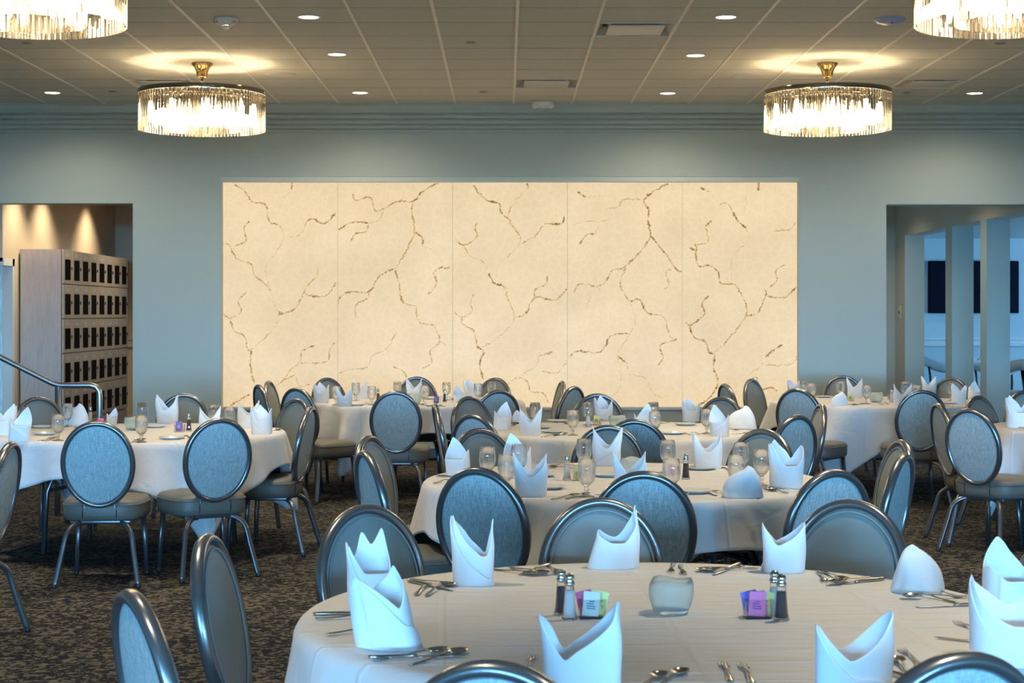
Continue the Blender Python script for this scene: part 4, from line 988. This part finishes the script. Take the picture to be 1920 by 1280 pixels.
# packet holders and packets
cad = tag(obj('packet_holder', (lambda bm: bm)(bmesh.new()), M['goblet'], smooth=False), 'x', 'holder')
bm = bmesh.new(); a = .033; h = .048
box(bm, -a,a,-a*.8,a*.8,0,.006); box(bm,-a,a,-a*.8,-a*.8+.0025,.006,h); box(bm,-a,a,a*.8-.0025,a*.8,.006,h); box(bm,-a,-a+.0025,-a*.8+.0025,a*.8-.0025,.006,h); box(bm,a-.0025,a,-a*.8+.0025,a*.8-.0025,.006,h)
bm.to_mesh(cad.data); bm.free(); cdk = Kind(cad)
def packet(m, ink):
    t = thing('sweetener_packet', 'x', 'packet')
    bm = bmesh.new(); n = 6; W, H = .021, .062; G = []
    for i in range(n+1):
        col = []
        for k in range(5):
            x = -W+2*W*i/n; z = H*k/4; b = .0018*math.sin(PI*i/n)*math.sin(PI*k/4)+.0006; col.append((x, b, z))
        G.append(col)
    for s in (-1,1):
        vv = [[bm.verts.new((x, s*y, z)) for x, y, z in c] for c in G]
        for i in range(n):
            for k in range(4): bm.faces.new((vv[i][k], vv[i+1][k], vv[i+1][k+1], vv[i][k+1]))
    bmesh.ops.recalc_face_normals(bm, faces=bm.faces[:]); obj('paper', bm, m, t)
    bm = bmesh.new()
    for k in range(4):
        w = (.011,.014,.012,.008)[k]; box(bm, -w+.002*(k%2), w-.003*(k%3), -.0032, -.0028, .018+.006*k, .021+.006*k)
    obj('print', bm, ink, t, False); return Kind(t)
PKT = {'y':packet(M['pk_yellow'],M['ink']), 'p':packet(M['pk_pink'],M['ink_purple']), 'w':packet(M['pk_white'],M['ink']), 'b':packet(M['pk_blue'],M['pk_white'])}
CN = {'y':'pale yellow','p':'pink','w':'white','b':'violet blue'}
HOLD = [(1,1110,1157,'near table left of the bowl','wyyp'),(1,1420,1157,'near table right of the bowl','ppyb'),(2,1085,900,'second table left of the bowl','yp'),(2,1259,897,'second table right of the bowl','pp'),(3,1119,797,'third table left of the bowl','yp'),(3,1208,800,'third table right of the bowl','pp'),
 (4,819,757,'back table','b'),(5,337,809,'left table','bp'),(5,190,802,'left table behind the left chair','p'),(6,1594,752,'back right table left of the bowl','yp'),(6,1672,750,'back right table right of the bowl','p')]
for tb, px, py, w, pks in HOLD:
    p = at(px, py, ZT_); cdk.place(p, .05, 'small glass packet holder on the '+w, 'glass sweetener holders')
    n = len(pks)
    for i, c in enumerate(pks):
        fr = n-1-i
        pos = ['front','second','third','rearmost'][i] if n > 1 else 'only'
        if n == 2: pos = ['front','rear'][i]
        q = p+Vector(((-.006,.005,.012,-.010)[i % 4], -.017+.010*i, .0065))
        PKT[c].place(q, 0, '%s %s packet in the holder on the %s' % (pos, CN[c], w), 'sweetener packets', rot=((-.05+.04*i), (.10,-.12,.2,-.22)[i%4], (0,.15,-.1,.1)[i%4]))

# ------------------------------------------------------------ cutlery (origin at the head end, running along +x)
def strip(sta, thick=.0018, n=8):
    """sta: (x, halfwidth, z) -> rounded flat bar"""
    bm = bmesh.new(); rings = []
    for x, w, z in sta:
        rings.append([bm.verts.new((x, w*math.cos(2*PI*i/n+PI/n), z+thick*math.sin(2*PI*i/n+PI/n))) for i in range(n)])
    for A, B in zip(rings, rings[1:]):
        for i in range(n): bm.faces.new((A[i], A[(i+1)%n], B[(i+1)%n], B[i]))
    bm.faces.new(rings[0][::-1]); bm.faces.new(rings[-1]); bmesh.ops.recalc_face_normals(bm, faces=bm.faces[:]); return bm
HANDLE = [(.075,.0032,.0085),(.10,.0034,.0075),(.13,.0050,.0045),(.16,.0075,.0028),(.185,.0088,.0024),(.194,.0070,.0024),(.197,.003,.0024)]
def fork():
    t = thing('fork', 'x', 'fork')
    obj('handle', strip([(.045,.0120,.0022),(.052,.0105,.004),(.062,.0050,.0070)]+HANDLE), M['steel'], t)
    for k in range(4):
        y = -.0102+.0068*k
        obj('tine', sweep([(0,y*.93,.0045),(.012,y*.97,.0022),(.03,y,.0014),(.047,y*.97,.0026)], [.0009,.0017,.0018,.0022], 6, ry=[.0006,.001,.0011,.0014]), M['steel'], t)
    return Kind(t)
def spoon():
    t = thing('spoon', 'x', 'spoon')
    bm = bmesh.new(); N = 28; G = [[bm.verts.new((.031,0,.001))]]
    for s in (.25,.5,.75,.92,1.0):
        G.append([bm.verts.new((.031+.031*s*math.cos(2*PI*i/N), .0205*s*math.sin(2*PI*i/N)*(1+.12*math.cos(2*PI*i/N)*-1), .001+.0085*s**2.2)) for i in range(N)])
    for i in range(N): bm.faces.new((G[0][0], G[1][i], G[1][(i+1)%N]))
    for A, B in zip(G[1:], G[2:]):
        for i in range(N): bm.faces.new((A[i], B[i], B[(i+1)%N], A[(i+1)%N]))
    o = obj('bowl', bm, M['steel'], t); s = o.modifiers.new('s','SOLIDIFY'); s.thickness = .0014; s.offset = 1
    obj('handle', strip([(.058,.0045,.0100),(.066,.0034,.0098)]+HANDLE), M['steel'], t); return Kind(t)
def knife():
    t = thing('knife', 'x', 'knife')
    obj('blade', strip([(0,.001,.0018),(.012,.0055,.0018),(.04,.0085,.0018),(.09,.0088,.002),(.108,.0065,.0025),(.112,.004,.0035)], .0011), M['steel'], t)
    obj('handle', strip([(.111,.0042,.0042),(.12,.0055,.0045),(.16,.0070,.0050),(.20,.0080,.0052),(.215,.0075,.005),(.220,.004,.005)], .0045), M['steel'], t); return Kind(t)
KK = {'f':fork(), 's':spoon(), 'k':knife()}
KN = {'f':'fork','s':'spoon','k':'knife'}
# each group: table, where, [(kind, head px, py, tail px, py)]
CUT = [
(1,'half hidden behind the left napkin pair on near table',[('k',742,1150,582,1154,'upper'),('f',736,1157,594,1162,'lower'),('s',742,1176,592,1195,'lone nearest')]),
(1,'beside the left chair of near table, right of the napkins',[('k',850,1109,757,1089,'slim'),('f',803,1096,775,1121,'left'),('f',832,1098,790,1124,'right'),('s',795,1093,758,1086,'rear')]),
(1,'at the near left of near table',[('s',874,1222,762,1250,'right'),('s',818,1226,690,1243,'middle'),('k',800,1243,686,1247,'left')]),
(1,'between the two-pointed napkin and the salt shaker',[('s',1000,1078,930,1068,'left'),('s',1030,1080,960,1066,'middle'),('k',972,1080,1030,1062,'rear'),('s',1048,1078,1024,1060,'right')]),
(1,'behind the frosted bowl, tines toward the camera',[('f',1257,1075,1264,1052,'left'),('f',1282,1080,1274,1056,'right')]),
(1,'at the far side of near table, left of the rolled napkin',[('s',1322,1064,1378,1057,'left'),('s',1350,1057,1408,1053,'rear'),('k',1340,1077,1402,1055,'crossing')]),
(1,'right of the rolled napkin on near table',[('f',1548,1093,1532,1071,'lone'),('s',1598,1089,1562,1073,'left'),('s',1632,1084,1675,1076,'right'),('k',1567,1096,1672,1085,'front')]),
(1,'in front of the slumped napkin on near table',[('f',1697,1112,1790,1130,'left'),('f',1716,1102,1812,1124,'rear'),('s',1770,1118,1838,1117,'right'),('k',1735,1139,1820,1136,'front')]),
(1,'peeking out left of the right edge napkins',[('f',1793,1167,1840,1190,'upper'),('k',1792,1200,1850,1206,'lower')]),
(1,'at the bottom edge left of the large two-pointed napkin',[('f',1000,1230,985,1262,'lone')]),
(1,'at the bottom edge right of the large centre napkin',[('s',1284,1260,1215,1300,'right'),('s',1245,1268,1190,1300,'left')]),
(1,'tines up at the bottom edge between the two large napkins',[('f',1356,1243,1378,1300,'left'),('f',1392,1247,1420,1300,'right')]),
(1,'beside the bottom right napkin near the corner chair',[('f',1690,1218,1740,1262,'front'),('s',1678,1238,1720,1290,'left'),('k',1676,1262,1760,1290,'lower')]),
(2,'at the front left of second table',[('s',1082,930,1027,938,'left'),('s',1103,928,1046,939,'right')]),
(2,'at the left rim of second table',[('k',845,896,806,894,'rear'),('f',838,900,803,907,'front')]),
(2,'right of the front middle chair on second table',[('s',1282,927,1292,943,'lone')]),
(2,'in front of the slumped napkin on second table',[('f',1313,921,1368,937,'left'),('f',1333,920,1398,938,'right')]),
(2,'between slumped and upright napkins on second table',[('k',1424,912,1480,930,'left'),('s',1436,917,1490,928,'middle'),('s',1452,922,1515,921,'right')]),
(2,'behind the small plate at the rear right of second table',[('f',1352,876,1372,884,'lone')]),
(2,'at the rear left of second table',[('f',1030,872,1070,871,'lone'),('s',1028,877,1062,879,'lone')]),
(3,'at the left of third table',[('s',966,797,925,808,'upper'),('f',952,805,920,803,'lower')]),
(3,'at the rear left of third table',[('s',1022,790,1052,787,'left'),('k',1015,793,1060,789,'front')]),
(3,'at the front left of third table',[('s',1046,816,1010,820,'left'),('s',1062,814,1022,821,'right')]),
(3,'at the rear right of third table',[('k',1240,788,1290,786,'rear'),('s',1250,790,1282,788,'front')]),
(3,'at the front middle of third table',[('s',1238,817,1250,824,'lone')]),
(3,'at the front right of third table',[('f',1280,812,1310,820,'left'),('f',1297,811,1335,821,'right')]),
(3,'right of the leaning napkin on third table',[('k',1370,814,1408,812,'lower'),('s',1374,808,1408,806,'upper')]),
(4,'at the front left of the back table',[('s',712,762,688,764,'lone'),('k',632,763,590,762,'lone')]),
(4,'at the front middle of the back table',[('s',795,764,775,766,'lone')]),
(4,'at the front right of the back table',[('f',820,762,845,764,'lone'),('s',850,750,840,744,'lone')]),
(5,'at the front left of left table',[('s',82,824,50,829,'left'),('s',104,822,66,830,'right')]),
(5,'at the front middle of left table',[('s',256,829,240,835,'left'),('s',268,827,250,836,'right')]),
(5,'at the front right of left table, beside the plate',[('f',338,818,352,826,'left'),('f',347,817,364,825,'right')]),
(5,'at the rear left of left table',[('s',96,796,62,795,'lone')]),
(5,'at the right end of left table',[('k',520,806,478,813,'lower'),('s',532,807,506,804,'upper')]),
(6,'at the front left of the back right table',[('s',1606,759,1578,760,'left'),('s',1620,758,1594,761,'right')]),
(6,'at the front middle of the back right table',[('f',1648,757,1664,762,'left'),('f',1658,756,1678,762,'right')]),
(6,'at the right of the back right table',[('k',1775,762,1800,763,'lone')]),
(7,'in front of the napkin on the right edge table',[('k',1885,800,1920,803,'lone')]),
]
for tb, where, items in CUT:
    for i, (k, hx, hy, tx, ty, w) in enumerate(items):
        a, b = at(hx, hy, ZT_), at(tx, ty, ZT_); d = (b-a).normalized()
        ln = {'f':.197,'s':.197,'k':.22}[k]; c = Vector((TB[tb][0], TB[tb][1], ZT_))
        for _ in range(6):                                     # keep both ends on the cloth
            for e in (a, a+d*ln):
                ov_ = (e-c).length-.905
                if ov_ > 0: a = a-(e-c).normalized()*ov_
        ok = 'steel ' if w == 'lone' else w+' steel '
        KK[k].place(a+Vector((0,0,.0008*0+.0005+.0016*(i%3))), math.atan2(d.y, d.x), (ok+KN[k]+' '+where), 'steel cutlery on the '+TN[tb])

# ------------------------------------------------------------ light
SKY = (.20,.52,1.0)
w = bpy.data.worlds.new('sky'); sc.world = w; w.use_nodes = True; nt = w.node_tree; bg = nt.nodes['Background']
tc = nt.nodes.new('ShaderNodeTexCoord'); sp = nt.nodes.new('ShaderNodeSeparateXYZ'); rp = nt.nodes.new('ShaderNodeValToRGB')
nt.links.new(tc.outputs['Generated'], sp.inputs[0]); nt.links.new(sp.outputs[2], rp.inputs[0]); nt.links.new(rp.outputs[0], bg.inputs[0])
e = rp.color_ramp.elements; e[0].position = 0; e[0].color = (.20,.575,1,1); e[1].position = .6; e[1].color = (.18,.45,1,1)
bg.inputs[1].default_value = 112.0
def portal(x0, x1, z0, z1, y, rot):
    l = bpy.data.lights.new('window_portal', 'AREA'); l.shape = 'RECTANGLE'; l.size = x1-x0; l.size_y = z1-z0; l.cycles.is_portal = True
    o = bpy.data.objects.new('window_portal', l); COL.objects.link(o); o.location = ((x0+x1)/2, y, (z0+z1)/2); o.rotation_euler = rot
for a, b in wins: portal(a, b, WZ0, WZ1, YB-.12, (PI/2,0,0))
for xw, sgn in ((XL-.12, -1), (XR+.12, 1)):
    for a, b in SW:
        l = bpy.data.lights.new('window_portal', 'AREA'); l.shape = 'RECTANGLE'; l.size = b-a; l.size_y = SZ1-SZ0; l.cycles.is_portal = True
        o = bpy.data.objects.new('window_portal', l); COL.objects.link(o); o.location = (xw, (a+b)/2, (SZ0+SZ1)/2); o.rotation_euler = (PI/2, 0, sgn*PI/2)
# daylight of the right room: area lamp added before its solid wall, no window
l = bpy.data.lights.new('window_daylight', 'AREA'); l.shape = 'RECTANGLE'; l.size = 8; l.size_y = 1.5; l.energy = 800; l.color = (.25,.58,1)
o = bpy.data.objects.new('window_daylight', l); COL.objects.link(o); o.location = (13.85,22.5,1.6); o.rotation_euler = (PI/2,0,PI/2)
# wall washers in the left room, passage lamps on the right
for y in (18.3, 19.45, 21.5): spot((LX+.5, y, 3.17), 110, 96, .9, (1,.78,.5), .04, (LX, y+.02, 1.2))
spot((-4.0, 20.5, 3.17), 110, 140, .9); spot((-4.2, 18.6, 3.17), 60, 140, .9)
spot((4.6, 19.4, 3.27), 70, 140, .9); spot((4.6, 22.6, 3.27), 60, 140, .9)
spot((6.9, 26.4, 2.73), 10, 110, .9, (1,.85,.6), .05)

cam = bpy.data.cameras.new('camera'); co = bpy.data.objects.new('camera', cam); COL.objects.link(co)
co.location = (0,0,CH); co.rotation_euler = (PI/2,0,0); cam.sensor_width = 36; cam.lens = F/1920*36
cam.shift_x = (960-CX)/1920; cam.shift_y = -(640-CY)/1920; cam.clip_start = .05; cam.clip_end = 200
cam.dof.use_dof = True; cam.dof.focus_distance = 8.5; cam.dof.aperture_fstop = 9
sc.camera = co
sc.view_settings.view_transform = 'Standard'; sc.view_settings.look = 'None'; sc.view_settings.gamma = 1; sc.view_settings.exposure = 0
sc.view_settings.use_curve_mapping = False
